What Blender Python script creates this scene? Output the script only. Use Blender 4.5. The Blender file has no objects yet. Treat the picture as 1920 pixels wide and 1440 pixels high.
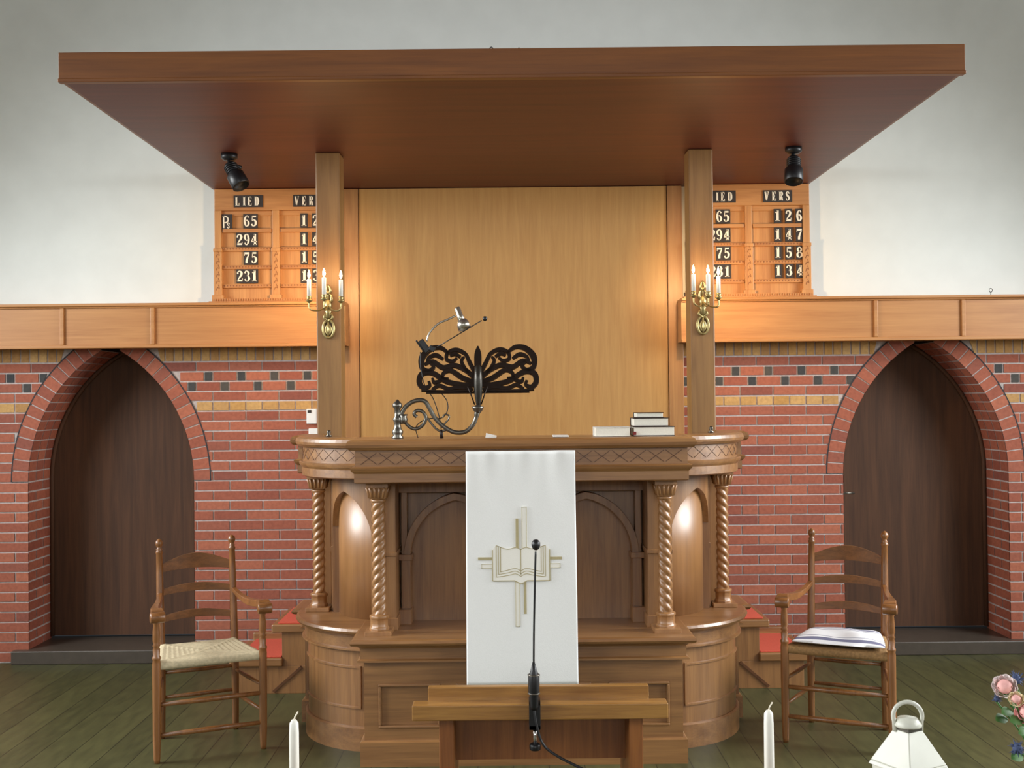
import bpy, math, random
from mathutils import Matrix, Vector
random.seed(7)
PI = math.pi
S = bpy.context.scene
COL = S.collection

# ------------------------------------------------------------------ camera
cam_d = bpy.data.cameras.new('camera')
cam = bpy.data.objects.new('camera', cam_d)
COL.objects.link(cam)
F = 2050.0                                   # focal length in pixels of a 1920 wide frame
cam_d.sensor_width = 36.0
cam_d.lens = 36.0 * F / 1920.0
cam_d.clip_start = 0.05
yaw = -math.atan(5.0 / F)
pitch = math.atan(28.0 / F)
cam.matrix_world = (Matrix.Translation((0, 0, 1.65)) @ Matrix.Rotation(yaw, 4, 'Z')
                    @ Matrix.Rotation(PI / 2 + pitch, 4, 'X') @ Matrix.Rotation(-0.0102, 4, 'Z'))
S.camera = cam

# ------------------------------------------------------------------ world, daylight, exposure
w = bpy.data.worlds.new('world')
S.world = w
w.use_nodes = True
w.node_tree.nodes['Background'].inputs[0].default_value = (0.8, 0.9, 1.0, 1)
w.node_tree.nodes['Background'].inputs[1].default_value = 0.05
S.view_settings.view_transform = 'Standard'
S.view_settings.look = 'None'
S.view_settings.gamma = 1.0
S.view_settings.use_curve_mapping = False
S.view_settings.exposure = -0.08


def area(name, loc, rot, sx, sy, power, col):
    l = bpy.data.lights.new(name, 'AREA')
    l.shape = 'RECTANGLE'
    l.spread = math.radians(125)
    l.size, l.size_y, l.energy, l.color = sx, sy, power, col
    o = bpy.data.objects.new(name, l)
    o.location, o.rotation_euler = loc, rot
    COL.objects.link(o)


SKY = (0.95, 0.985, 1.0)
# daylight falling inwards and down through the windows of the two side walls and of the rear wall
area('daylight_left_near', (-5.35, 4.5, 2.25), (0, -PI / 2 + 0.50, 0), 3.2, 2.0, 290, SKY)
area('daylight_left_far', (-5.35, 0.7, 2.7), (0, -PI / 2 + 0.42, 0), 2.4, 2.4, 190, SKY)
area('daylight_right_near', (5.35, 4.5, 2.2), (0, PI / 2 - 0.50, 0), 3.2, 2.0, 310, SKY)
area('daylight_right_far', (5.35, 0.7, 2.7), (0, PI / 2 - 0.42, 0), 2.4, 2.4, 160, SKY)
area('daylight_rear', (0, -5.85, 2.8), (PI / 2 - 0.40, 0, 0), 6.0, 2.4, 135, SKY)


# ------------------------------------------------------------------ materials
def srgb(r, g, b):
    f = lambda c: (c / 255.0) / 12.92 if c <= 10 else (((c / 255.0) + 0.055) / 1.055) ** 2.4
    return (f(r), f(g), f(b), 1)


def nmat(name):
    m = bpy.data.materials.new(name)
    m.use_nodes = True
    nt = m.node_tree
    return m, nt, nt.nodes['Principled BSDF']


def plain(name, col, rough=0.5, metal=0.0, var=0.06, scale=30, bump=0.0, coat=0.0):
    """a lightly mottled surface"""
    m, nt, b = nmat(name)
    tc = nt.nodes.new('ShaderNodeTexCoord')
    n = nt.nodes.new('ShaderNodeTexNoise')
    n.inputs['Scale'].default_value = scale
    n.inputs['Detail'].default_value = 4
    r = nt.nodes.new('ShaderNodeValToRGB')
    r.color_ramp.elements[0].position, r.color_ramp.elements[1].position = 0.3, 0.7
    r.color_ramp.elements[0].color = tuple(c * (1 - var) for c in col[:3]) + (1,)
    r.color_ramp.elements[1].color = tuple(min(1, c * (1 + var)) for c in col[:3]) + (1,)
    nt.links.new(tc.outputs['Object'], n.inputs['Vector'])
    nt.links.new(n.outputs['Fac'], r.inputs['Fac'])
    nt.links.new(r.outputs['Color'], b.inputs['Base Color'])
    b.inputs['Roughness'].default_value = rough
    b.inputs['Metallic'].default_value = metal
    b.inputs['Coat Weight'].default_value = coat
    if bump:
        bp = nt.nodes.new('ShaderNodeBump')
        bp.inputs['Strength'].default_value = bump
        bp.inputs['Distance'].default_value = 0.002
        nt.links.new(n.outputs['Fac'], bp.inputs['Height'])
        nt.links.new(bp.outputs['Normal'], b.inputs['Normal'])
    return m


def wood(name, light, dark, axis='z', scale=1.0, rough=0.42, coat=0.25, contrast=1.0, boards=None):
    """straight-grained varnished wood; the grain runs along the given axis"""
    m, nt, b = nmat(name)
    L = nt.links.new
    tc = nt.nodes.new('ShaderNodeTexCoord')
    mp = nt.nodes.new('ShaderNodeMapping')
    s = {'x': (1.6, 26, 26), 'y': (26, 1.6, 26), 'z': (26, 26, 1.6)}[axis]
    mp.inputs['Scale'].default_value = tuple(c * scale for c in s)
    n1 = nt.nodes.new('ShaderNodeTexNoise')
    n1.inputs['Scale'].default_value = 1.0
    n1.inputs['Detail'].default_value = 6
    n1.inputs['Roughness'].default_value = 0.6
    n1.inputs['Distortion'].default_value = 0.6
    mp2 = nt.nodes.new('ShaderNodeMapping')
    s2 = {'x': (6, 190, 190), 'y': (190, 6, 190), 'z': (190, 190, 6)}[axis]
    mp2.inputs['Scale'].default_value = tuple(c * scale for c in s2)
    n2 = nt.nodes.new('ShaderNodeTexNoise')
    n2.inputs['Scale'].default_value = 1.0
    n2.inputs['Detail'].default_value = 3
    mix = nt.nodes.new('ShaderNodeMath')
    mix.operation = 'MULTIPLY_ADD'
    mix.inputs[1].default_value = 0.35
    r = nt.nodes.new('ShaderNodeValToRGB')
    r.color_ramp.elements[0].position = 0.5 + 0.18 - 0.24 / contrast
    r.color_ramp.elements[1].position = 0.5 + 0.18 + 0.20 / contrast
    r.color_ramp.elements[0].color = dark
    r.color_ramp.elements[1].color = light
    L(tc.outputs['Object'], mp.inputs['Vector'])
    L(tc.outputs['Object'], mp2.inputs['Vector'])
    L(mp.outputs['Vector'], n1.inputs['Vector'])
    L(mp2.outputs['Vector'], n2.inputs['Vector'])
    L(n2.outputs['Fac'], mix.inputs[0])
    L(n1.outputs['Fac'], mix.inputs[2])
    L(mix.outputs[0], r.inputs['Fac'])
    colour = r.outputs['Color']
    bp = nt.nodes.new('ShaderNodeBump')
    bp.inputs['Strength'].default_value = 0.12
    bp.inputs['Distance'].default_value = 0.001
    L(mix.outputs[0], bp.inputs['Height'])
    L(colour, b.inputs['Base Color'])
    L(bp.outputs['Normal'], b.inputs['Normal'])
    b.inputs['Roughness'].default_value = rough
    b.inputs['Coat Weight'].default_value = coat
    b.inputs['Coat Roughness'].default_value = 0.4
    return m


def islands(name, cols, rough=0.85, bump=0.5):
    """every brick of the mesh takes its own shade"""
    m, nt, b = nmat(name)
    L = nt.links.new
    g = nt.nodes.new('ShaderNodeNewGeometry')
    r = nt.nodes.new('ShaderNodeValToRGB')
    r.color_ramp.interpolation = 'LINEAR'
    while len(r.color_ramp.elements) < len(cols):
        r.color_ramp.elements.new(0.5)
    for i, c in enumerate(cols):
        r.color_ramp.elements[i].position = i / (len(cols) - 1.0)
        r.color_ramp.elements[i].color = c
    tc = nt.nodes.new('ShaderNodeTexCoord')
    n = nt.nodes.new('ShaderNodeTexNoise')
    n.inputs['Scale'].default_value = 45
    n.inputs['Detail'].default_value = 6
    mx = nt.nodes.new('ShaderNodeMixRGB')
    mx.blend_type = 'MULTIPLY'
    mx.inputs['Fac'].default_value = 0.5
    r2 = nt.nodes.new('ShaderNodeValToRGB')
    r2.color_ramp.elements[0].position, r2.color_ramp.elements[1].position = 0.3, 0.62
    r2.color_ramp.elements[0].color = (0.6, 0.56, 0.56, 1)
    L(tc.outputs['Object'], n.inputs['Vector'])
    L(n.outputs['Fac'], r2.inputs['Fac'])
    L(g.outputs['Random Per Island'], r.inputs['Fac'])
    L(r.outputs['Color'], mx.inputs['Color1'])
    L(r2.outputs['Color'], mx.inputs['Color2'])
    L(mx.outputs['Color'], b.inputs['Base Color'])
    bp = nt.nodes.new('ShaderNodeBump')
    bp.inputs['Strength'].default_value = bump
    bp.inputs['Distance'].default_value = 0.003
    L(n.outputs['Fac'], bp.inputs['Height'])
    L(bp.outputs['Normal'], b.inputs['Normal'])
    b.inputs['Roughness'].default_value = rough
    return m


def emit(name, col, strength):
    m, nt, b = nmat(name)
    b.inputs['Base Color'].default_value = col
    b.inputs['Emission Color'].default_value = col
    b.inputs['Emission Strength'].default_value = strength
    return m


def glass(name):
    m, nt, b = nmat(name)
    b.inputs['Transmission Weight'].default_value = 1.0
    b.inputs['Roughness'].default_value = 0.02
    b.inputs['IOR'].default_value = 1.2
    return m


M = {}
M['plaster'] = plain('white_plaster', srgb(232, 236, 232), 0.9, 0, 0.03, 5, 0.15)
OAK_L, OAK_D = srgb(158, 112, 64), srgb(116, 75, 38)
M['oak_z'] = wood('oak_upright', OAK_L, OAK_D, 'z', 1, 0.4, 1.0)
M['oak_x'] = wood('oak_lengthwise', OAK_L, OAK_D, 'x', 1, 0.4, 1.0)
M['oak_y'] = wood('oak_crosswise', OAK_L, OAK_D, 'y', 1, 0.4, 1.0)
M['oak_carving'] = wood('oak_carving', srgb(108, 68, 38), srgb(70, 40, 20), 'x')
M['oak_plain'] = wood('oak_turned', srgb(166, 118, 70), srgb(136, 92, 50), 'z', 1, 0.4, 1.0)
M['veneer'] = wood('golden_veneer', srgb(198, 150, 86), srgb(178, 128, 68), 'z', 1.3, 0.45, 0.15, 0.8)
M['veneer_side'] = wood('side_board', srgb(180, 130, 76), srgb(154, 104, 58), 'z', 0.9)
M['pillar'] = wood('pillar_wood', srgb(150, 110, 62), srgb(120, 84, 44), 'z', 0.8)
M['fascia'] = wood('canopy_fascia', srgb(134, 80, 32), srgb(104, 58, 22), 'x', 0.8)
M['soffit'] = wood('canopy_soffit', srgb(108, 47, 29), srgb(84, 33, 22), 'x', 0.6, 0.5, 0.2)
M['beam'] = wood('ledge_wood', srgb(192, 136, 78), srgb(168, 110, 58), 'x', 0.7)
M['board'] = wood('hymn_board_wood', srgb(204, 148, 88), srgb(174, 116, 64), 'z', 1.0)
M['board_x'] = wood('hymn_board_rail', srgb(196, 138, 80), srgb(166, 108, 58), 'x', 1.0)
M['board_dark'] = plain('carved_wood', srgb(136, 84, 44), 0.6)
M['door'] = wood('dark_door', srgb(92, 60, 38), srgb(66, 42, 26), 'z', 0.8, 0.75, 0.0)
M['chair'] = wood('chair_wood', srgb(146, 96, 50), srgb(104, 64, 30), 'z', 1.5, 0.35, 0.4)
M['chair_x'] = wood('chair_slat', srgb(142, 92, 48), srgb(100, 62, 30), 'x', 1.5, 0.35, 0.4)
M['lectern_x'] = wood('lectern_plank', srgb(166, 120, 58), srgb(128, 84, 38), 'x', 2.0, 0.3, 0.5, 1.2)
M['lectern_z'] = wood('lectern_upright', srgb(148, 92, 44), srgb(110, 62, 28), 'z', 1.2, 0.4, 0.2)
M['brick'] = islands('red_brick', [srgb(146, 80, 62), srgb(168, 96, 72), srgb(154, 86, 66), srgb(176, 104, 78), srgb(138, 78, 64)])
M['yellow'] = islands('yellow_brick', [srgb(196, 152, 92), srgb(176, 132, 80), srgb(204, 164, 106), srgb(184, 138, 74)])
M['dark_brick'] = islands('slate_brick', [srgb(72, 70, 66), srgb(58, 60, 62), srgb(84, 78, 70)])
M['mortar'] = plain('mortar', srgb(186, 174, 170), 0.95, 0, 0.15, 60, 0.3)
M['mortar_dark'] = plain('dark_joint', srgb(58, 54, 56), 0.95)
M['stone'] = plain('grey_stone', srgb(76, 68, 60), 0.35, 0, 0.1, 20, 0.1)
M['carpet'] = plain('red_carpet', srgb(200, 84, 62), 0.95, 0, 0.12, 300, 0.6)
M['black'] = plain('black_metal', srgb(22, 22, 24), 0.4)
M['iron'] = plain('dark_cast_iron', srgb(40, 28, 22), 0.45, 0.4, 0.15, 60)
M['iron_gloss'] = plain('polished_dark_iron', srgb(62, 58, 52), 0.3, 0.6, 0.1, 60)
M['pewter'] = plain('grey_bronze', srgb(112, 108, 100), 0.32, 0.85, 0.1, 40)
M['brass'] = plain('aged_brass', srgb(176, 158, 108), 0.38, 0.8, 0.12, 50)
M['steel'] = plain('satin_nickel', srgb(196, 190, 178), 0.28, 0.9, 0.04, 40)
M['chrome'] = plain('chrome', srgb(215, 215, 215), 0.15, 1.0, 0.02, 40)
M['plastic'] = plain('white_plastic', srgb(232, 232, 230), 0.4, 0, 0.02)
M['wax'] = plain('white_wax', srgb(244, 242, 232), 0.4, 0, 0.02)
M['card'] = plain('black_card', srgb(46, 38, 34), 0.6)
M['ivory'] = plain('ivory_paint', srgb(240, 230, 208), 0.6, 0, 0.03)
M['cloth'] = plain('white_cloth', srgb(238, 238, 236), 0.9, 0, 0.02, 250, 0.2)
M['embroidery'] = plain('beige_embroidery', srgb(206, 198, 172), 0.85, 0, 0.06, 400, 0.3)
M['embroidery_gold'] = plain('tan_embroidery', srgb(176, 164, 126), 0.85, 0, 0.06, 400, 0.3)
M['embroidery_page'] = plain('cream_applique', srgb(238, 235, 226), 0.9, 0, 0.02, 400, 0.2)
M['rush'] = plain('woven_rush', srgb(192, 178, 146), 0.8, 0, 0.16, 70, 0.3)
M['rush_dark'] = plain('brown_rush', srgb(142, 108, 66), 0.8, 0, 0.25, 90, 0.4)
M['cushion_white'] = plain('cushion_white', srgb(232, 232, 234), 0.95, 0, 0.02)
M['cushion_blue'] = plain('cushion_blue_stripe', srgb(112, 112, 138), 0.95, 0, 0.05)
M['pages'] = plain('book_pages', srgb(232, 228, 214), 0.8, 0, 0.05, 200)
M['cover_white'] = plain('white_book_cover', srgb(236, 234, 228), 0.6, 0, 0.02)
M['cover_dark'] = plain('dark_book_cover', srgb(58, 44, 38), 0.5)
M['cover_pink'] = plain('pinkish_book_edge', srgb(226, 178, 150), 0.6)
M['red_ribbon'] = plain('red_marker', srgb(120, 30, 26), 0.7)
M['lantern'] = plain('white_lacquer', srgb(206, 206, 193), 0.4, 0, 0.03, 20)
M['glass'] = glass('lantern_glass')
M['rose'] = plain('pink_petal', srgb(238, 178, 172), 0.7, 0, 0.08, 40)
M['rose_cream'] = plain('cream_petal', srgb(238, 222, 184), 0.7, 0, 0.06, 40)
M['rose_white'] = plain('white_petal', srgb(240, 226, 224), 0.7, 0, 0.05, 40)
M['thistle'] = plain('blue_thistle', srgb(66, 78, 112), 0.8, 0, 0.2, 90)
M['leaf'] = plain('green_leaf', srgb(70, 112, 52), 0.6, 0, 0.15, 40)
M['flame'] = emit('candle_flame', (1.0, 0.80, 0.50, 1), 30)


def floor_mat():
    m, nt, b = nmat('green_painted_boards')
    L = nt.links.new
    tc = nt.nodes.new('ShaderNodeTexCoord')
    sp = nt.nodes.new('ShaderNodeSeparateXYZ')
    L(tc.outputs['Object'], sp.inputs[0])
    dv = nt.nodes.new('ShaderNodeMath'); dv.operation = 'DIVIDE'; dv.inputs[1].default_value = 0.16
    L(sp.outputs['X'], dv.inputs[0])
    fr = nt.nodes.new('ShaderNodeMath'); fr.operation = 'FRACT'
    fl = nt.nodes.new('ShaderNodeMath'); fl.operation = 'FLOOR'
    L(dv.outputs[0], fr.inputs[0]); L(dv.outputs[0], fl.inputs[0])
    wn = nt.nodes.new('ShaderNodeTexWhiteNoise'); wn.noise_dimensions = '1D'
    L(fl.outputs[0], wn.inputs['W'])
    gap = nt.nodes.new('ShaderNodeMath'); gap.operation = 'LESS_THAN'; gap.inputs[1].default_value = 0.022
    L(fr.outputs[0], gap.inputs[0])
    n = nt.nodes.new('ShaderNodeTexNoise'); n.inputs['Scale'].default_value = 9; n.inputs['Detail'].default_value = 8
    mp = nt.nodes.new('ShaderNodeMapping'); mp.inputs['Scale'].default_value = (3, 0.7, 1)
    L(tc.outputs['Object'], mp.inputs['Vector']); L(mp.outputs['Vector'], n.inputs['Vector'])
    r = nt.nodes.new('ShaderNodeValToRGB')
    r.color_ramp.elements[0].color = srgb(62, 62, 37); r.color_ramp.elements[0].position = 0.25
    r.color_ramp.elements[1].color = srgb(82, 81, 49); r.color_ramp.elements[1].position = 0.75
    ad = nt.nodes.new('ShaderNodeMath'); ad.operation = 'MULTIPLY_ADD'; ad.inputs[1].default_value = 0.22; 
    L(wn.outputs['Value'], ad.inputs[0]); 
    sb = nt.nodes.new('ShaderNodeMath'); sb.operation = 'SUBTRACT'; sb.inputs[1].default_value = 0.11
    L(n.outputs['Fac'], sb.inputs[0]); L(sb.outputs[0], ad.inputs[2])
    L(ad.outputs[0], r.inputs['Fac'])
    mx = nt.nodes.new('ShaderNodeMixRGB'); mx.inputs['Color2'].default_value = srgb(26, 26, 18)
    L(gap.outputs[0], mx.inputs['Fac']); L(r.outputs['Color'], mx.inputs['Color1'])
    L(mx.outputs['Color'], b.inputs['Base Color'])
    b.inputs['Roughness'].default_value = 0.42
    return m


M['floor'] = floor_mat()


# ------------------------------------------------------------------ mesh helpers
class MB:
    def __init__(self):
        self.v, self.f, self.mi, self.sm = [], [], [], []

    def add(self, vs, fs, mat=0, smooth=False, xf=None):
        o = len(self.v)
        for p in vs:
            self.v.append(tuple(xf @ Vector(p)) if xf else tuple(p))
        for q in fs:
            self.f.append(tuple(i + o for i in q)); self.mi.append(mat); self.sm.append(smooth)
        return self

    def box(self, x0, x1, y0, y1, z0, z1, mat=0, xf=None):
        vs = [(x0, y0, z0), (x1, y0, z0), (x1, y1, z0), (x0, y1, z0), (x0, y0, z1), (x1, y0, z1), (x1, y1, z1), (x0, y1, z1)]
        return self.add(vs, [(0, 3, 2, 1), (4, 5, 6, 7), (0, 1, 5, 4), (1, 2, 6, 5), (2, 3, 7, 6), (3, 0, 4, 7)], mat, False, xf)

    def prism(self, poly, y0, y1, mat=0, xf=None):
        """closed outline in x,z pushed from y0 to y1"""
        n = len(poly)
        vs = [(x, y0, z) for x, z in poly] + [(x, y1, z) for x, z in poly]
        fs = [tuple(range(n)), tuple(range(2 * n - 1, n - 1, -1))]
        fs += [(i, i + n, (i + 1) % n + n, (i + 1) % n) for i in range(n)]
        return self.add(vs, fs, mat, False, xf)

    def lathe(self, prof, c=(0, 0, 0), seg=20, mat=0, xf=None, sx=1, sy=1):
        """profile of (radius, z)"""
        vs, fs = [], []
        n = len(prof)
        for i in range(seg):
            a = 2 * PI * i / seg
            for r, z in prof:
                vs.append((c[0] + r * math.cos(a) * sx, c[1] + r * math.sin(a) * sy, c[2] + z))
        for i in range(seg):
            j = (i + 1) % seg
            for k in range(n - 1):
                fs.append((i * n + k, j * n + k, j * n + k + 1, i * n + k + 1))
        fs.append(tuple(i * n for i in range(seg - 1, -1, -1)))
        fs.append(tuple(i * n + n - 1 for i in range(seg)))
        return self.add(vs, fs, mat, True, xf)

    def tube(self, path, rad, seg=10, mat=0, xf=None, flat=1.0):
        """round bar through points; rad is a number or one per point"""
        P = [Vector(p) for p in path]
        n = len(P)
        R = rad if isinstance(rad, (list, tuple)) else [rad] * n
        vs, fs = [], []
        up = None
        for i in range(n):
            t = (P[min(i + 1, n - 1)] - P[max(i - 1, 0)])
            t = t.normalized() if t.length > 1e-9 else Vector((0, 0, 1))
            if up is None:
                up = Vector((0, 1, 0)) if abs(t.y) < 0.9 else Vector((1, 0, 0))
            a = t.cross(up)
            a = a.normalized() if a.length > 1e-6 else Vector((1, 0, 0))
            b = a.cross(t).normalized()
            up = b
            for k in range(seg):
                th = 2 * PI * k / seg
                vs.append(P[i] + a * math.cos(th) * R[i] + b * math.sin(th) * R[i] * flat)
        for i in range(n - 1):
            for k in range(seg):
                q = (k + 1) % seg
                fs.append((i * seg + k, i * seg + q, (i + 1) * seg + q, (i + 1) * seg + k))
        fs.append(tuple(range(seg - 1, -1, -1)))
        fs.append(tuple((n - 1) * seg + k for k in range(seg)))
        return self.add(vs, fs, mat, True, xf)

    def sweep(self, prof, path, mat=0, smooth=False):
        """closed profile of (outward offset, z) carried along a plan path of (x, y, nx, ny)"""
        n, m = len(path), len(prof)
        vs, fs = [], []
        for x, y, nx, ny in path:
            for o, z in prof:
                vs.append((x + nx * o, y + ny * o, z))
        for i in range(n - 1):
            for k in range(m):
                q = (k + 1) % m
                fs.append((i * m + k, i * m + q, (i + 1) * m + q, (i + 1) * m + k))
        fs.append(tuple(range(m)))
        fs.append(tuple((n - 1) * m + k for k in range(m - 1, -1, -1)))
        return self.add(vs, fs, mat, smooth)

    def stroke(self, pts, y0, y1, mat=0, xf=None, sub=5, smooth_path=True):
        """brush stroke in the x,z plane with its own width at each point, pushed from y0 to y1"""
        P = crom(pts, sub) if smooth_path and len(pts) > 2 else pts
        n = len(P)
        l, r = [], []
        for i in range(n):
            a, b = P[max(i - 1, 0)], P[min(i + 1, n - 1)]
            dx, dz = b[0] - a[0], b[1] - a[1]
            q = math.hypot(dx, dz) or 1
            nx, nz = -dz / q, dx / q
            h = P[i][2] / 2
            l.append((P[i][0] + nx * h, P[i][1] + nz * h)); r.append((P[i][0] - nx * h, P[i][1] - nz * h))
        vs, fs = [], []
        for i in range(n):
            vs += [(l[i][0], y0, l[i][1]), (r[i][0], y0, r[i][1]), (l[i][0], y1, l[i][1]), (r[i][0], y1, r[i][1])]
        for i in range(n - 1):
            a, b = 4 * i, 4 * i + 4
            fs += [(a, a + 1, b + 1, b), (a + 2, b + 2, b + 3, a + 3), (a, b, b + 2, a + 2), (a + 1, a + 3, b + 3, b + 1)]
        fs += [(0, 2, 3, 1), (4 * n - 4, 4 * n - 3, 4 * n - 1, 4 * n - 2)]
        return self.add(vs, fs, mat, False, xf)

    def build(self, name, mats, parent=None, bevel=0, seg=2, label=None, kind=None):
        me = bpy.data.meshes.new(name)
        me.from_pydata(self.v, [], self.f)
        mats = mats if isinstance(mats, (list, tuple)) else [mats]
        for q in mats:
            me.materials.append(q)
        for p, i, s in zip(me.polygons, self.mi, self.sm):
            p.material_index = i; p.use_smooth = s
        me.validate()
        import bmesh
        bm = bmesh.new(); bm.from_mesh(me)
        bmesh.ops.recalc_face_normals(bm, faces=bm.faces)
        bm.to_mesh(me); bm.free()
        o = bpy.data.objects.new(name, me)
        COL.objects.link(o)
        if parent:
            o.parent = parent
            o.matrix_parent_inverse = world_of(parent).inverted()
        if bevel:
            md = o.modifiers.new('bevel', 'BEVEL')
            md.width, md.segments, md.limit_method, md.angle_limit = bevel, seg, 'ANGLE', 0.7
            md.harden_normals = False
        if label: o['label'] = label
        if kind: o['kind'] = kind
        return o


def world_of(o):
    m = o.matrix_basis.copy()
    if o.parent:
        m = world_of(o.parent) @ o.matrix_parent_inverse @ m
    return m


def crom(P, sub=5):
    """smooth curve through points of any dimension"""
    out = []
    n = len(P)
    for i in range(n - 1):
        p0, p1, p2, p3 = P[max(i - 1, 0)], P[i], P[i + 1], P[min(i + 2, n - 1)]
        for s in range(sub):
            t = s / sub
            out.append(tuple(0.5 * ((2 * b) + (-a + c) * t + (2 * a - 5 * b + 4 * c - d) * t * t + (-a + 3 * b - 3 * c + d) * t ** 3)
                             for a, b, c, d in zip(p0, p1, p2, p3)))
    out.append(tuple(P[-1]))
    return out


def thing(name, label, cat, loc=(0, 0, 0), group=None, rotz=0, kind=None):
    o = bpy.data.objects.new(name, None)
    o.empty_display_size = 0.1
    COL.objects.link(o)
    o.location = loc
    o.rotation_euler = (0, 0, rotz)
    return tag(o, label, cat, group, kind)


def tag(o, label, cat, group=None, kind=None):
    o['label'] = label; o['category'] = cat
    if group: o['group'] = group
    if kind: o['kind'] = kind
    return o


def structure(mb, name, mats, label, cat, bevel=0):
    return tag(mb.build(name, mats, None, bevel), label, cat, None, 'structure')


# ------------------------------------------------------------------ the room
WALL_Y = 7.0
structure(MB().box(-5.5, 5.5, -6, 7.6, -0.1, 0), 'floor', M['floor'], 'green painted wooden board floor', 'floor')
structure(MB().box(-5.6, 5.6, -6.1, 7.6, 5.6, 5.7), 'ceiling', M['pillar'], 'unseen ceiling above the hall, made brown to cut bounced light', 'ceiling')  # out of view; brown finish is invented to hold down bounced light
structure(MB().box(-5.6, -5.5, -6.1, 7.6, 0, 5.6), 'wall_left', M['plaster'], 'white side wall to the left', 'wall')
structure(MB().box(5.5, 5.6, -6.1, 7.6, 0, 5.6), 'wall_right', M['plaster'], 'white side wall to the right', 'wall')
structure(MB().box(-5.5, 5.5, -6.1, -6.0, 0, 5.6), 'wall_rear', M['pillar'], 'unseen wall at the back of the hall, made brown to cut bounced light', 'wall')  # unseen wall, given an invented brown finish so less light bounces back
structure(MB().box(-5.5, 5.5, WALL_Y, 7.2, 2.05, 5.6), 'wall_upper', M['plaster'], 'smooth white plaster wall above the wooden ledge', 'wall')

# brick wall with two pointed arches: each brick is a raised face of one wall mesh
ARCHES = [(-2.55, 0.53), (2.66, 0.53)]          # centre, half width
SPRING, R_IN, RING = 1.15, 0.979, 0.107
CO = 0.0635                                      # course height
Z_SOLDIER = 1.909


def arch_half(z, extra=0.0):
    """half width of the arch opening (grown by extra) at a height, None above it"""
    if z <= SPRING:
        return 0.53
    q = (R_IN + extra) ** 2 - (z - SPRING) ** 2
    if q <= 0:
        return None
    h = math.sqrt(q) - (R_IN - 0.53)
    return h if h > 0 else None


def hole(z, x):
    for cx, hw in ARCHES:
        h = arch_half(z, RING if z > SPRING else 0.0)
        if h and abs(x - cx) < h:
            return True
    return False


def clip(x0, x1, z0, z1):
    """parts of a brick that remain beside the arches, as four x values (bottom pair, top pair)"""
    out = [[x0, x1, x0, x1]]
    for cx, hw in ARCHES:
        e = RING if (z0 + z1) / 2 > SPRING else 0.0
        hb, ht = arch_half(z0, e), arch_half(z1, e)
        if z0 < SPRING < z1:
            hb = ht
        if hb is None and ht is None:
            continue
        hb, ht = hb or 0.0, ht or 0.0
        nxt = []
        for a, b, c, d in out:
            L_, R_ = (min(b, cx - hb), min(d, cx - ht)), (max(a, cx + hb), max(c, cx + ht))
            if L_[0] - a > 0.008 and L_[1] - c > 0.008: nxt.append([a, L_[0], c, L_[1]])
            if b - R_[0] > 0.008 and d - R_[1] > 0.008: nxt.append([R_[0], b, R_[1], d])
        out = nxt
    return out


XE = 5.38
wall = MB()
J = 0.005                                       # half a joint


def brick(x0, x1, z0, z1, mat):
    for a, b, c, d in clip(x0 + J, x1 - J, z0 + J, z1 - J):
        y0, y1 = WALL_Y - 0.002, WALL_Y + 0.004
        wall.add([(a, y0, z0 + J), (b, y0, z0 + J), (d, y0, z1 - J), (c, y0, z1 - J), (a, y1, z0 + J), (b, y1, z0 + J), (d, y1, z1 - J), (c, y1, z1 - J)],
                 [(0, 1, 2, 3), (0, 4, 5, 1), (1, 5, 6, 2), (2, 6, 7, 3), (3, 7, 4, 0)], mat)


zs = [Z_SOLDIER - CO * i for i in range(0, 32)]
z_cuts = [2.05, Z_SOLDIER] + zs[1:]
for i in range(len(z_cuts) - 1):                 # the mortar behind the bricks, course by course
    z1, z0 = z_cuts[i], max(z_cuts[i + 1], 0)
    if z1 <= 0: break
    for a, b, c, d in clip(-5.5, 5.5, z0, z1):
        wall.add([(a, WALL_Y + 0.003, z0), (b, WALL_Y + 0.003, z0), (d, WALL_Y + 0.003, z1), (c, WALL_Y + 0.003, z1)], [(0, 1, 2, 3)], 3)
x = -XE
while x < XE:                                    # soldier course of yellow bricks
    if not (-1.0 < x < 1.0): brick(x, x + 0.0578, Z_SOLDIER, 2.02, 1)
    x += 0.0578
for k in range(31):
    z1, z0 = zs[k], max(zs[k] - CO, 0.0)
    if z1 < 0.02: break
    x = -XE - 0.105 * (k % 2)
    if k == 4:
        x = -XE
        while x < XE:
            brick(x, x + 0.1055, z0, z1, 1); x += 0.1055
        continue
    while x < XE:
        if not (-0.9 < x < 0.85):
            if k in (1, 2):
                brick(x, x + 0.156, z0, z1, 0); brick(x + 0.156, x + 0.211, z0, z1, 2)
            elif random.random() < 0.04:
                brick(x, x + 0.1055, z0, z1, 0); brick(x + 0.1055, x + 0.211, z0, z1, 0)
            else:
                brick(x, x + 0.211, z0, z1, 0)
        x += 0.211
structure(wall, 'wall_front', [M['brick'], M['yellow'], M['dark_brick'], M['mortar']],
          'red brick wall with yellow courses and dark header squares', 'wall')

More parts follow.
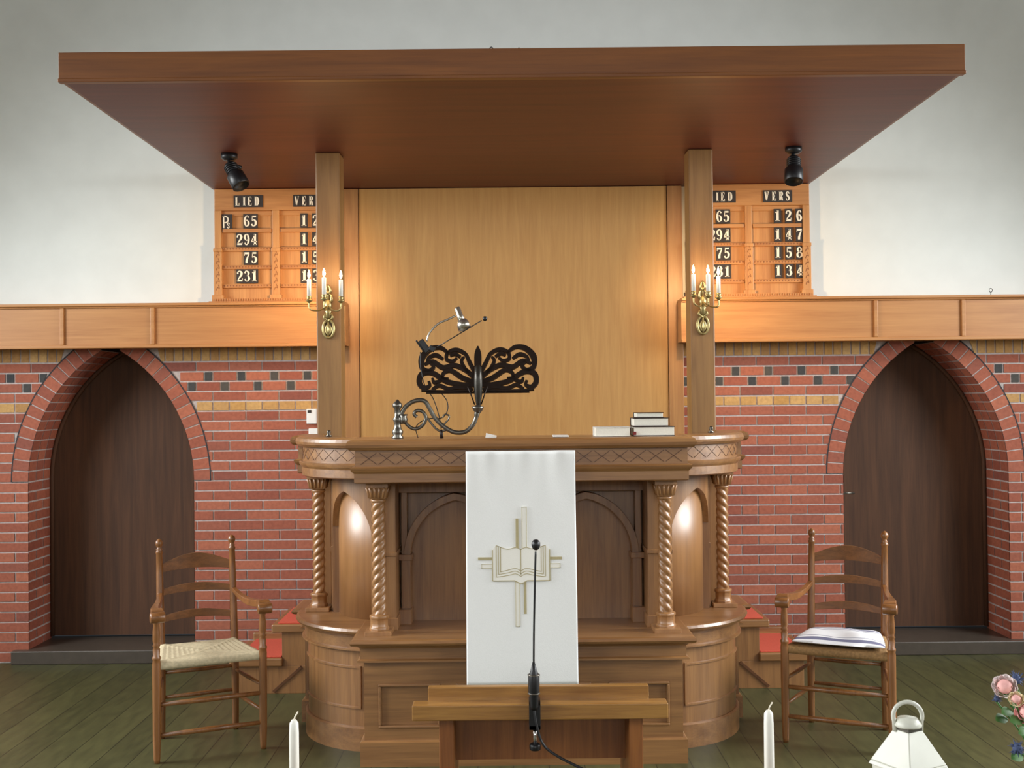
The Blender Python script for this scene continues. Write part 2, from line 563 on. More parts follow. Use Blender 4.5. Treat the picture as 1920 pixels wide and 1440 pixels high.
DEPTH = 0.34
for n, (cx, hw) in enumerate(ARCHES):
    ring, jamb = MB(), MB()
    a_top = math.acos((R_IN - 0.53) / R_IN)      # angle at the apex
    steps = int(R_IN * a_top / 0.0635)
    for sgn in (-1, 1):
        cc = cx - sgn * (R_IN - 0.53)
        pt = lambda a, r: (cc + sgn * r * math.cos(a), SPRING + r * math.sin(a))
        for s in range(steps):
            a0, a1 = a_top * s / steps, a_top * (s + 1) / steps
            g = 0.004 / R_IN
            A, B, C, D = pt(a0 + g, R_IN), pt(a0 + g, R_IN + RING - 0.006), pt(a1 - g, R_IN + RING - 0.006), pt(a1 - g, R_IN)
            if C[1] > 2.1: continue
            y0, y1 = WALL_Y - 0.003, WALL_Y + 0.01
            q = [A, B, C, D]
            ring.add([(x_, y0, z_) for x_, z_ in q] + [(x_, y1, z_) for x_, z_ in q],
                     [(0, 1, 2, 3), (0, 4, 5, 1), (1, 5, 6, 2), (2, 6, 7, 3), (3, 7, 4, 0)], 0)
            A, B, C, D = pt(a0, R_IN), pt(a0, R_IN + RING), pt(a1, R_IN + RING), pt(a1, R_IN)
            ring.add([(x_, WALL_Y + 0.002, z_) for x_, z_ in (A, B, C, D)], [(0, 1, 2, 3)], 1)
            A, B, C, D = pt(a0, R_IN + RING - 0.007), pt(a0, R_IN + RING + 0.003), pt(a1, R_IN + RING + 0.003), pt(a1, R_IN + RING - 0.007)
            ring.add([(x_, WALL_Y - 0.0025, z_) for x_, z_ in (A, B, C, D)], [(0, 1, 2, 3)], 2)
            # the reveal of the curved part
            P0, P1 = pt(a0, R_IN), pt(a1, R_IN)
            jamb.add([(P0[0], WALL_Y, P0[1]), (P1[0], WALL_Y, P1[1]), (P1[0], WALL_Y + DEPTH, P1[1]), (P0[0], WALL_Y + DEPTH, P0[1])], [(0, 1, 2, 3)], 1)
            P0, P1 = pt(a0 + g, R_IN - 0.003), pt(a1 - g, R_IN - 0.003)
            for ya, yb in ((0.0, 0.104), (0.112, 0.216), (0.224, 0.34)):
                jamb.add([(P0[0], WALL_Y + ya, P0[1]), (P1[0], WALL_Y + ya, P1[1]), (P1[0], WALL_Y + yb, P1[1]), (P0[0], WALL_Y + yb, P0[1])], [(0, 1, 2, 3)], 0)
        xj = cx + sgn * 0.53
        jamb.add([(xj, WALL_Y, 0), (xj, WALL_Y + DEPTH, 0), (xj, WALL_Y + DEPTH, SPRING), (xj, WALL_Y, SPRING)], [(0, 1, 2, 3)], 1)
        xi = xj - sgn * 0.003
        for k in range(19):
            z1 = SPRING - CO * k; z0 = max(z1 - CO, 0)
            if z1 < 0.01: break
            cut = ((0.0, 0.104), (0.112, 0.34)) if k % 2 else ((0.0, 0.21), (0.218, 0.34))
            for ya, yb in cut:
                jamb.add([(xi, WALL_Y + ya, z0 + J), (xi, WALL_Y + yb, z0 + J), (xi, WALL_Y + yb, z1 - J), (xi, WALL_Y + ya, z1 - J)], [(0, 1, 2, 3)], 0)
    side = ('left', 'right')[n]
    structure(ring, 'trim_%d' % (n + 1), [M['brick'], M['mortar'], M['mortar_dark']], 'pointed arch ring of red bricks around the %s doorway' % side, 'arch')
    structure(jamb, 'wall_reveal_' + side, [M['brick'], M['mortar']], 'brick reveal inside the %s pointed doorway' % side, 'wall')
    outline = [(cx - 0.60, 0.10), (cx + 0.60, 0.10), (cx + 0.60, 2.1), (cx - 0.60, 2.1)]
    d = thing('door_%d' % (n + 1), 'dark brown wooden door deep in the %s brick archway' % side, 'door', (cx, WALL_Y + DEPTH, 0.1), kind='structure')
    MB().prism(outline, WALL_Y + DEPTH, WALL_Y + DEPTH + 0.05).build('door_leaf', M['door'], d)
    fr = MB()                                    # slim stop bead that follows the opening
    for sgn in (-1, 1):
        cc = cx - sgn * (R_IN - 0.53)
        path = [(cx + sgn * 0.515, WALL_Y + DEPTH - 0.012, 0.1)]
        path += [(cc + sgn * (R_IN - 0.015) * math.cos(a_top * s / 16), WALL_Y + DEPTH - 0.012, SPRING + (R_IN - 0.015) * math.sin(a_top * s / 16)) for s in range(17)]
        fr.tube(path, 0.014, 8)
    fr.build('door_stop', M['door'], d)
    if n == 1:
        h = MB().box(2.165, 2.20, 7.326, 7.34, 0.90, 1.06).tube([(2.183, 7.33, 1.0), (2.183, 7.29, 1.0), (2.23, 7.285, 1.0), (2.29, 7.285, 1.0)], 0.008, 8)
        h.build('door_handle', M['pewter'], d)
    structure(MB().box(cx - 0.62, cx + 0.62, 6.94, 7.4, 0, 0.085), 'trim_%d' % (n + 3), M['stone'], 'grey stone doorstep of the %s archway' % side, 'doorstep', 0.006)

# wooden ledge along the wall, left and right of the pulpit
for n, (x0, x1, battens) in enumerate([(-5.48, -1.017, (-2.775, -2.212)), (1.075, 5.48, (2.285, 2.83))]):
    side = ('left', 'right')[n]
    b = thing('trim_%d' % (n + 5), 'long panelled wooden ledge on the wall to the %s of the pulpit' % side, 'ledge', ((x0 + x1) / 2, 6.9, 1.99), kind='structure')
    MB().box(x0, x1, 6.80, 6.998, 1.995, 2.25).build('ledge_panel', M['beam'], b)
    MB().box(x0, x1, 6.775, 6.998, 2.25, 2.268).box(x0, x1, 6.788, 6.80, 2.24, 2.25).build('top_lip', M['beam'], b, 0.004)
    MB().box(x0, x1, 6.785, 6.80, 1.99, 2.012).build('bottom_lip', M['beam'], b, 0.004)
    for bx in battens:
        MB().box(bx - 0.012, bx + 0.012, 6.786, 6.80, 2.012, 2.24).build('batten', M['beam'], b, 0.003)

# golden veneer back panel behind the pulpit
b = thing('back_panel', 'tall golden veneered panel on the wall behind the pulpit', 'wall panel', (0.03, 6.97, 0.3))
MB().box(-0.948, 1.012, 6.955, 6.99, 0.3, 2.998).build('centre_panel', M['veneer'], b)
MB().box(-1.05, -0.952, 6.945, 6.99, 0.3, 2.998).build('side_board', M['veneer_side'], b, 0.003)
MB().box(1.016, 1.11, 6.945, 6.99, 0.3, 2.998).build('side_board', M['veneer_side'], b, 0.003)

# canopy
CZ = 3.0
b = thing('pulpit_canopy', 'large flat reddish wooden canopy projecting above the pulpit', 'canopy', (0.026, 6.99, CZ))
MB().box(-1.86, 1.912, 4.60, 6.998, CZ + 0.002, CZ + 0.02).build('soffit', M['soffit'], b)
f = MB().box(-1.878, 1.93, 4.57, 4.60, CZ + 0.004, CZ + 0.123).box(-1.878, -1.86, 4.60, 6.998, CZ + 0.004, CZ + 0.123).box(1.912, 1.93, 4.60, 6.998, CZ + 0.004, CZ + 0.123)
f.box(-1.88, 1.932, 4.566, 4.60, CZ - 0.004, CZ + 0.012)
f.build('fascia', M['fascia'], b, 0.003)
MB().box(-1.86, 1.912, 4.60, 6.998, CZ + 0.10, CZ + 0.118).build('top_board', M['fascia'], b)
h = MB().tube([(-0.062 + 0.008 * math.cos(a * PI / 8), 4.62, CZ + 0.128 + 0.016 * math.sin(a * PI / 8)) for a in range(9)], 0.0022, 6)
tag(h.build('wire_hook', M['black']), 'small wire loop standing on the front edge of the canopy', 'hook')
h = MB().lathe([(0.016, 0), (0.010, 0.006), (0.003, 0.018), (0.0005, 0.02)], (0.055, 4.62, CZ + 0.122), 10)
tag(h.build('hook_plate', M['black']), 'small dark pointed knob on the front edge of the canopy', 'knob')

# pillars
for px_, side in ((-0.977, 'left'), (1.053, 'right')):
    mb = MB().box(px_ - 0.066, px_ + 0.066, 5.93, 6.08, 0.0, CZ)
    tag(mb.build('wooden_pillar', M['pillar'], None, 0.006), 'square wooden pillar carrying the canopy at the %s of the pulpit' % side, 'pillar')


# spotlights under the canopy
def spotlight(x, y, aim, label):
    r = thing('spotlight', label, 'spotlight', (x, y, CZ), 'spotlights under the canopy')
    MB().lathe([(0.0, 0), (0.045, 0), (0.045, -0.02), (0.03, -0.035), (0.0, -0.035)], (x, y, CZ), 18).build('mount_plate', M['black'], r)
    MB().tube([(x, y, CZ - 0.03), (x - 0.004, y, CZ - 0.05), (x + aim[0] * 0.12, y, CZ - 0.075)], 0.011, 8).build('bracket', M['black'], r)
    d = Vector(aim).normalized()
    p = Vector((x, y, CZ - 0.055))
    xf = Matrix.Translation(p) @ d.to_track_quat('Z', 'Y').to_matrix().to_4x4()
    MB().lathe([(0.0, 0.0), (0.028, 0.0), (0.034, 0.01), (0.034, 0.06), (0.048, 0.075), (0.05, 0.148), (0.045, 0.152), (0.042, 0.125), (0.0, 0.125)], (0, 0, 0), 20, 0, xf).build('lamp_head', M['black'], r)
    q = MB()
    for k in range(4):
        q.lathe([(0.032, 0), (0.0385, 0.002), (0.0385, 0.006), (0.032, 0.008)], (0, 0, 0.012 + 0.012 * k), 20, 0, xf)
    q.build('cooling_rib', M['black'], r)


spotlight(-1.515, 5.95, (0.55, -0.25, -0.95), 'black spotlight under the canopy above the left hymn board')
spotlight(1.557, 5.92, (-0.10, -0.35, -1.0), 'black spotlight under the canopy above the right hymn board')

# ------------------------------------------------------------------ hymn boards
G = {
    '1': [[(.1, .78, .06), (.22, .88, .08), (.3, 1, .06)], [(.32, .0, .22), (.32, 1, .22)], [(.08, .03, .07), (.56, .03, .07)]],
    '2': [[(.1, .7, .15), (.12, .88, .1), (.3, .97, .08), (.48, .82, .2), (.44, .58, .18), (.22, .3, .1), (.08, .08, .08)], [(.05, .08, .16), (.56, .08, .16)], [(.55, .08, .06), (.57, .3, .05)]],
    '3': [[(.1, .76, .15), (.15, .93, .09), (.3, .97, .08), (.46, .78, .2), (.38, .57, .1), (.22, .53, .06)], [(.22, .53, .06), (.42, .49, .12), (.5, .27, .22), (.38, .06, .1), (.22, .03, .08), (.08, .22, .15)]],
    '4': [[(.4, 0, .2), (.4, 1, .2)], [(.38, .98, .07), (.05, .32, .07)], [(.02, .3, .09), (.6, .3, .09)], [(.22, .03, .07), (.58, .03, .07)]],
    '5': [[(.12, .92, .15), (.52, .92, .15)], [(.14, .95, .06), (.12, .5, .06)], [(.12, .5, .07), (.3, .6, .09), (.48, .42, .2), (.46, .17, .18), (.3, .03, .08), (.14, .06, .09), (.08, .22, .14)]],
    '6': [[(.48, .8, .13), (.42, .95, .08), (.28, .97, .08), (.15, .75, .16), (.12, .4, .2), (.2, .08, .12), (.32, .02, .08), (.46, .13, .16), (.5, .32, .18), (.4, .53, .1), (.28, .57, .07), (.17, .45, .06)]],
    '7': [[(.06, .9, .18), (.56, .9, .18)], [(.54, .86, .08), (.36, .5, .14), (.27, .2, .2), (.27, .0, .2)], [(.06, .95, .05), (.06, .68, .05)]],
    '8': [[(.3, .54, .1), (.14, .65, .16), (.13, .84, .16), (.3, .97, .08), (.46, .84, .14), (.46, .66, .14), (.3, .54, .1)], [(.3, .54, .1), (.1, .38, .16), (.1, .15, .18), (.3, .02, .08), (.5, .15, .18), (.5, .38, .16), (.3, .54, .1)]],
    'L': [[(.18, 0, .18), (.18, 1, .18)], [(.02, .03, .07), (.56, .03, .07)], [(.55, .0, .07), (.57, .3, .05)], [(.02, .97, .06), (.36, .97, .06)]],
    'I': [[(.25, 0, .19), (.25, 1, .19)], [(.08, .03, .06), (.42, .03, .06)], [(.08, .97, .06), (.42, .97, .06)]],
    'E': [[(.18, 0, .18), (.18, 1, .18)], [(.02, .03, .07), (.55, .03, .07)], [(.02, .97, .07), (.52, .97, .07)], [(.18, .52, .06), (.4, .52, .06)], [(.54, .0, .06), (.56, .26, .05)], [(.51, .99, .06), (.53, .76, .05)], [(.4, .63, .05), (.4, .4, .05)]],
    'D': [[(.18, 0, .18), (.18, 1, .18)], [(.02, .97, .06), (.26, .97, .06), (.48, .85, .14), (.55, .5, .2), (.48, .15, .14), (.26, .03, .06), (.02, .03, .06)]],
    'V': [[(.1, .98, .18), (.3, .04, .16)], [(.54, .98, .06), (.32, .04, .06)], [(.0, .97, .06), (.26, .97, .06)], [(.42, .97, .06), (.64, .97, .06)]],
    'R': [[(.18, 0, .18), (.18, 1, .18)], [(.02, .97, .06), (.3, .97, .06), (.48, .86, .16), (.46, .62, .16), (.28, .53, .06), (.18, .52, .06)], [(.28, .52, .1), (.42, .36, .17), (.48, .1, .14), (.6, .03, .06)], [(.02, .03, .06), (.34, .03, .06)]],
    'S': [[(.5, .74, .07), (.44, .92, .07), (.28, .97, .07), (.12, .84, .15), (.18, .62, .19), (.42, .4, .2), (.48, .17, .15), (.3, .03, .07), (.14, .08, .07), (.08, .28, .06)]],
    'P': [[(.2, 0, .1), (.2, 1, .1)], [(.1, .95, .09), (.34, .95, .09), (.6, .8, .1), (.58, .52, .1), (.34, .42, .09), (.24, .44, .08)]],
}
G['9'] = [[(.6 - x_, 1 - z_, w_) for x_, z_, w_ in G['6'][0]]]
G['s'] = [[(x_, z_, .13) for x_, z_, w_ in G['S'][0]]]


def write(mb, txt, x, z, h, pitch, y0, y1, wide=0.85):
    """letters whose lower left corner is x, z"""
    for k, ch in enumerate(txt):
        for st in G[ch]:
            mb.stroke([(x + k * pitch + p * h * wide, z + q * h, r * h) for p, q, r in st], y0, y1, 0, None, 4)


def hymn_board(cx, side, lied, verse):
    Y0 = 6.90                                    # front of the frame
    z0, z1 = 2.27, 2.999
    b = thing('hymn_board', 'wooden hymn board with song numbers partly behind the %s pillar' % side, 'hymn board', (cx, 6.95, z0), 'hymn boards')
    W = 0.389
    MB().box(cx - W + 0.01, cx + W - 0.01, 6.945, 6.997, z0, z1).build('back_board', M['board'], b)
    hd = MB().box(cx - W, cx + W, Y0 + 0.02, 6.945, 2.862, z1)
    hd.box(cx - W, cx + W, Y0 + 0.035, 6.945, 2.83, 2.862)
    hd.build('header_board', M['board_x'], b, 0.003)
    for sx in (-1, 0, 1):
        xx = cx + sx * (W - 0.022)
        p = MB().box(xx - 0.022, xx + 0.022, Y0 + 0.02, 6.945, 2.30, 2.862)
        p.box(xx - 0.028, xx + 0.028, Y0 + 0.008, 6.945, 2.60, 2.622)
        p.box(xx - 0.026, xx + 0.026, Y0 + 0.012, 6.945, 2.31, 2.60)
        p.box(xx - 0.036, xx + 0.036, Y0 + 0.004, 6.945, 2.285, 2.325)
        po = p.build('pilaster', M['board'], b, 0.002)
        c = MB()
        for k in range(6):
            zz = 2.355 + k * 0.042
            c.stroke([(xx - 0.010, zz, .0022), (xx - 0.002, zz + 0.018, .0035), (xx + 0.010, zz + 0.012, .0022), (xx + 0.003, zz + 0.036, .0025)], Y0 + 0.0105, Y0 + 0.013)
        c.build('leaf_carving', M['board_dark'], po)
    for k, zr in enumerate((2.735, 2.617, 2.502, 2.383)):
        for sx in (-1, 1):
            a, e = sorted((cx + sx * 0.028, cx + sx * (W - 0.05)))
            r = MB().box(a, e, Y0 + 0.025, 6.945, zr - 0.012, zr + 0.012).build('number_rail', M['board_x'], b, 0.002)
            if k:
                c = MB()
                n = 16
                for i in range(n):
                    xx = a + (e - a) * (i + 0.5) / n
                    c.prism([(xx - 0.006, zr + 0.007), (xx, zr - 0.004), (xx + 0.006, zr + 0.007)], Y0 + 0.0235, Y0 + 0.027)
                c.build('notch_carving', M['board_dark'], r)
    bs = MB().box(cx - W - 0.03, cx + W + 0.03, Y0 - 0.012, 6.945, z0, z0 + 0.014).box(cx - W - 0.01, cx + W + 0.01, Y0, 6.945, z0 + 0.014, z0 + 0.032)
    for i in range(50):
        xx = cx - W + 0.008 + i * (2 * W - 0.016) / 49
        bs.box(xx - 0.004, xx + 0.004, Y0 - 0.004, Y0, z0 + 0.016, z0 + 0.03)
    bs.build('base_moulding', M['board_x'], b, 0)
    for txt, dx in (('LIED', -0.172), ('VERS', 0.205 if side == 'left' else 0.185)):
        hp = MB().box(cx + dx - 0.092, cx + dx + 0.092, Y0 + 0.014, Y0 + 0.02, 2.882, 2.957).build('header_plate', M['card'], b)
        mb = MB()
        pts = {'LIED': (0, .046, .078, .122), 'VERS': (0, .046, .090, .133)}[txt]
        for ch, o in zip(txt, pts):
            write(mb, ch, cx + dx - 0.082 + o, 2.890, 0.058, 0.04, Y0 + 0.011, Y0 + 0.014, 0.75)
        mb.build('lettering', M['ivory'], hp)
    ORD = ('first', 'second', 'third', 'fourth')
    for k in range(4):
        zc = (2.793, 2.675, 2.560, 2.443)[k] + 0.003
        row = [(ch, -0.138 - 0.046 * (len(lied[k]) - 1 - i), 'hymn number ' + lied[k], 'LIED') for i, ch in enumerate(lied[k])]
        row += [(ch, ((0.178, 0.252, 0.32) if side == 'left' else (0.186, 0.256, 0.324))[i], 'verse numbers', 'VERS') for i, ch in enumerate(verse[k]) if ch != ' ']
        for ch, dx, what, colu in row:
            if ch == ' ': continue
            xx = cx + dx
            place = {'LIED': 'in %s on the %s hymn board' % (what, side), 'VERS': 'in the %s verse row of the %s hymn board' % (ORD[k], side)}[colu]
            t = thing('number_card', 'black card with ivory digit %s %s' % (ch, place), 'number card', (xx, Y0 + 0.02, zc - 0.046), 'digit cards on the %s hymn board' % side)
            MB().box(xx - 0.0228, xx + 0.0228, Y0 + 0.026, Y0 + 0.032, zc - 0.046, zc + 0.044).build('card', M['card'], t)
            mb = MB()
            write(mb, ch, xx - 0.020, zc - 0.034, 0.068, 0.04, Y0 + 0.0235, Y0 + 0.026, 0.92)
            mb.build('digit', M['ivory'], t)
    return b


hymn_board(-1.4706, 'left', ('65', '294', '75', '231'), ('12 ', '14 ', '15 ', '13 '))
hymn_board(1.528, 'right', ('65', '294', '75', '231'), ('126', '147', '158', '134'))
xx, zc = -1.4706 - 0.312, 2.793
t = thing('psalm_card', 'black card with ivory letters P and s on the left hymn board', 'letter card', (xx, 6.92, zc - 0.05), )
MB().box(xx - 0.034, xx + 0.034, 6.926, 6.932, zc - 0.046, zc + 0.046).build('card', M['card'], t)
mb = MB()
write(mb, 'P', xx - 0.032, zc - 0.04, 0.078, 0.04, 6.9235, 6.926, 0.85)
write(mb, 's', xx + 0.002, zc - 0.042, 0.034, 0.04, 6.9235, 6.926, 0.9)
mb.build('lettering', M['ivory'], t)


# ------------------------------------------------------------------ sconces and their candles
def candle(x, y, z, label, group, lit=True, h=0.093, r=0.011):
    t = thing('candle', label, 'candle', (x, y, z), group)
    if lit:
        MB().lathe([(r, 0), (r, h - 0.003), (r * .8, h)], (x, y, z), 14).build('wax', M['wax'], t)
        MB().tube([(x, y, z + h), (x, y, z + h + 0.008)], 0.001, 5).build('wick', M['black'], t)
        MB().lathe([(0.0005, 0), (0.0065, 0.009), (0.0078, 0.017), (0.005, 0.031), (0.0005, 0.044)], (x, y, z + h + 0.004), 12).build('flame', M['flame'], t)
        l = bpy.data.lights.new('candle_light', 'POINT')
        l.energy, l.color, l.shadow_soft_size = CANDLE_W, (1.0, 0.55, 0.20), 0.012
        lo = bpy.data.objects.new('candle_light', l)
        lo.location = (x, y, z + h + 0.055)
        COL.objects.link(lo)
    else:
        MB().lathe([(r, 0), (r * 0.93, h - 0.03), (r * 0.86, h - 0.008), (r * 0.45, h)], (x, y, z), 16).build('wax', M['wax'], t)
        MB().tube([(x, y, z + h - 0.002), (x + 0.002, y, z + h + 0.006), (x + 0.009, y, z + h + 0.018)], 0.0016, 6).build('wick', M['ivory'], t)
    return t


CANDLE_W = 0.8
LAMP_W = 30


def sconce(px_, side, rel, names):
    Y = 5.93
    s = thing('wall_sconce', 'ornate brass three armed candle sconce on the %s pillar' % side, 'candle sconce', (px_, Y, 1.99), 'candle sconces')
    X = px_
    p = MB()
    # pierced oval medallion below, neck, leaf plume above
    p.tube([(X + 0.030 * math.sin(a * PI / 12), Y - 0.008, 2.040 + 0.048 * math.cos(a * PI / 12)) for a in range(25)], 0.0075, 8)
    p.tube([(X + 0.014 * math.sin(a * PI / 10), Y - 0.010, 2.035 + 0.026 * math.cos(a * PI / 10)) for a in range(21)], 0.0055, 8)
    p.tube([(X, Y - 0.010, 1.995), (X, Y - 0.012, 2.03), (X, Y - 0.012, 2.08)], [0.004, 0.008, 0.006], 8)
    for q in (-1, 1):
        p.tube([(X + q * 0.006, Y - 0.01, 2.085), (X + q * 0.024, Y - 0.012, 2.10), (X + q * 0.020, Y - 0.012, 2.118), (X + q * 0.006, Y - 0.01, 2.115)], [0.006, 0.007, 0.005, 0.004], 8)
        p.tube([(X, Y - 0.01, 2.175), (X + q * 0.020, Y - 0.012, 2.195), (X + q * 0.018, Y - 0.012, 2.22), (X + q * 0.004, Y - 0.01, 2.235)], [0.007, 0.008, 0.006, 0.004], 8)
        p.tube([(X, Y - 0.01, 2.225), (X + q * 0.014, Y - 0.012, 2.245), (X + q * 0.008, Y - 0.012, 2.268), (X, Y - 0.01, 2.28)], [0.006, 0.007, 0.005, 0.003], 8)
    p.lathe([(0.004, 0), (0.013, 0.005), (0.010, 0.03), (0.014, 0.04), (0.007, 0.05)], (X, Y - 0.014, 2.095), 12, 0, None, 1.3, 0.8)
    p.lathe([(0.005, 0), (0.018, 0.012), (0.020, 0.03), (0.012, 0.05), (0.005, 0.06)], (X, Y - 0.014, 2.14), 12, 0, None, 1, 0.8)
    p.tube([(X, Y - 0.008, 2.18), (X, Y - 0.01, 2.27)], [0.008, 0.004], 8)
    p.build('backplate', M['brass'], s)
    for (dx, dy, dz), nm in zip(rel, names):
        cx, cy, cz = X + dx, Y - dy, 2.172 + dz
        a = MB().tube(crom([(X, Y - 0.015, 2.165), (X + dx * 0.4, Y - dy * 0.55, 2.135), (X + dx * 0.85, Y - dy * 0.98, 2.130 + dz), (cx, cy, 2.148 + dz), (cx, cy, cz)], 6), 0.0045, 8).build('arm', M['brass'], s)
        MB().lathe([(0.004, -0.006), (0.010, 0.0), (0.019, 0.008), (0.017, 0.012), (0.010, 0.014), (0.0145, 0.022), (0.0145, 0.030), (0.011, 0.030)], (cx, cy, cz), 16).build('candle_cup', M['brass'], a)
        candle(cx, cy, cz + 0.028, 'lit white candle, %s, on the %s brass sconce' % (nm, side), 'lit candles on the %s sconce' % side)


sconce(-0.977, 'left', ((-0.074, 0.17, 0.0), (0.012, 0.21, 0.004), (0.094, 0.17, -0.004)), ('outermost of three', 'middle of three', 'innermost of three'))
sconce(1.053, 'right', ((-0.076, 0.17, 0.006), (-0.006, 0.21, 0.0), (0.056, 0.17, -0.006)), ('innermost of three', 'middle of three', 'outermost of three'))

# small warm lamps on the rear of the pillars light the hymn boards
for px_, side in ((-1.02, 'left'), (1.10, 'right')):
    t = thing('board_lamp', 'small warm lamp hidden behind the %s pillar, lighting the hymn board' % side, 'lamp', (px_, 6.08, 2.38), 'hymn board lamps')
    MB().lathe([(0.0, 0), (0.022, 0), (0.022, 0.012), (0.010, 0.016), (0.010, 0.05), (0.0, 0.05)], (0, 0, 0), 14, 0, Matrix.Translation((px_, 6.08, 2.38)) @ Matrix.Rotation(-PI / 2, 4, 'X')).build('lamp_holder', M['brass'], t)
    MB().lathe([(0.002, 0.05), (0.016, 0.06), (0.022, 0.08), (0.014, 0.10), (0.001, 0.105)], (0, 0, 0), 14, 0, Matrix.Translation((px_, 6.08, 2.38)) @ Matrix.Rotation(-PI / 2, 4, 'X')).build('bulb', M['flame'], t)
    sg = -1 if side == 'left' else 1
    l = bpy.data.lights.new('board_lamp_light', 'SPOT')
    l.energy, l.color, l.shadow_soft_size = LAMP_W, (1.0, 0.62, 0.28), 0.03
    l.spot_size, l.spot_blend = math.radians(125), 1.0
    lo = bpy.data.objects.new('board_lamp_light', l)
    lo.location = (px_ + sg * 0.02, 6.22, 2.38)
    lo.rotation_euler = Vector((sg * 0.30, 0.62, -0.10)).to_track_quat('-Z', 'Y').to_euler()
    COL.objects.link(lo)

# ------------------------------------------------------------------ the pulpit
XC = 0.05
P = thing('pulpit', 'large oak pulpit with twisted columns, pointed arch panels and rounded corners', 'pulpit', (XC, 5.4, 0))
CCX, CCY = 0.65, 5.59                             # centre of each rounded corner, mirrored


def arc(sgn, r, a0=0.0, a1=90.0, n=24):
    """plan points of a rounded corner from its front (0) to its side (90 degrees)"""
    out = []
    for i in range(n + 1):
        a = math.radians(a0 + (a1 - a0) * i / n)
        nx, ny = sgn * math.sin(a), -math.cos(a)
        out.append((XC + sgn * CCX + nx * r, CCY + ny * r, nx, ny))
    return out


def front(hw, y, back):
    """plan path of a projecting block: side return, front, side return with mitred corners"""
    return [(XC - hw, back, -1, 0), (XC - hw, y, -1, -1), (XC + hw, y, 1, -1), (XC + hw, back, 1, 0)]


def sideblock(sgn, hx, y0, y1):
    return [(XC + sgn * (hx - 0.12), y0, 0, -1), (XC + sgn * hx, y0, sgn, -1), (XC + sgn * hx, y1, sgn, 0)]


T = 0.10
rail = [(-T, 1.425), (0.0, 1.425), (0.022, 1.428), (0.034, 1.440), (0.036, 1.452), (0.030, 1.467), (0.014, 1.475), (-T, 1.475)]
frieze = [(-T, 1.340), (0.003, 1.340), (0.003, 1.352), (0.0, 1.354), (0.0, 1.425), (-T, 1.425)]
lower = [(-T, 1.279), (-0.004, 1.279), (0.004, 1.284), (0.004, 1.322), (0.010, 1.330), (0.014, 1.332), (0.018, 1.340), (0.020, 1.348), (0.012, 1.353), (-T, 1.353)]
FHW, FY = 0.742, 4.88
for nm, prof, g in (('handrail', rail, 'oak_x'), ('frieze', frieze, 'oak_x'), ('architrave', lower, 'oak_x')):
    MB().sweep(prof, front(FHW, FY, 5.25)).build(nm, M[g], P)
    for sgn in (-1, 1):
        MB().sweep([(o, z - 0.0013) for o, z in prof], arc(sgn, 0.45, -5, 92), 0, False).build('corner_' + nm, M['oak_x'], P)
        MB().sweep([(o, z - 0.0027) for o, z in prof], sideblock(sgn, 1.145, 5.66, 5.90)).build('side_' + nm, M['oak_y'], P)
# lattice carving of the friezes
c = MB()
for i in range(18):
    xx = XC - 0.72 + i * 0.08
    for d_ in (1, -1):
        c.stroke([(xx + 0.04 - d_ * 0.036, 1.364, 0.003), (xx + 0.04 + d_ * 0.036, 1.416, 0.003)], FY - 0.0015, FY + 0.002)
c.build('lattice_carving', M['oak_carving'], P)
for sgn in (-1, 1):
    c = MB()
    for i in range(9):
        for d_ in (1, -1):
            a0 = 3 + i * 9.6
            a1 = a0 + 8.6
            if d_ < 0: a0, a1 = a1, a0
            pts = []
            for t_ in (0, .33, .66, 1):
                a = math.radians(a0 + (a1 - a0) * t_)
                pts.append((XC + sgn * CCX + sgn * math.sin(a) * 0.4505, CCY - math.cos(a) * 0.4505, 1.364 + 0.052 * t_))
            c.tube(pts, 0.0013, 5)
    c.build('lattice_carving', M['oak_carving'], P)
# flat underside that closes the cornice
so = MB().box(XC - 0.735, XC + 0.735, 4.90, 5.5, 1.285, 1.30)
so.build('cornice_underside', M['oak_x'], P)
for sgn in (-1, 1):
    so = MB()
    ar = arc(sgn, 0.445, 0, 90)
    pl = [(p[0], p[1]) for p in ar] + [(XC + sgn * 1.095, 5.9), (XC + sgn * 0.6, 5.9), (XC + sgn * 0.6, 5.145)]
    n = len(pl)
    so.add([(a, b_, 1.285) for a, b_ in pl] + [(a, b_, 1.30) for a, b_ in pl],
           [tuple(range(n)), tuple(range(2 * n - 1, n - 1, -1))] + [(i, (i + 1) % n, (i + 1) % n + n, i + n) for i in range(n)])
    so.build('corner_underside', M['oak_x'], P)

# ledge, base mouldings and base
ledge = [(-T, 0.555), (-0.02, 0.555), (0.0, 0.556), (0.010, 0.560), (0.016, 0.570), (0.010, 0.582), (0.0, 0.585), (-T, 0.585)]
band = [(-T, 0.475), (0.012, 0.475), (0.012, 0.483), (0.0, 0.488), (0.0, 0.535), (0.008, 0.545), (0.020, 0.552), (0.022, 0.558), (-T, 0.558)]
plinth = [(-T, 0.0), (0.016, 0.0), (0.016, 0.108), (0.008, 0.115), (-T, 0.115)]
BY = 4.96
MB().sweep(ledge, front(0.755, 4.875, 5.3)).box(XC - 0.66, XC + 0.66, 4.96, 5.36, 0.556, 0.5845).build('ledge', M['oak_x'], P)
MB().sweep(band, front(0.733, 4.925, 5.3)).build('ledge_moulding', M['oak_x'], P)
MB().sweep(plinth, front(0.722, BY, 5.3)).build('plinth', M['oak_x'], P)
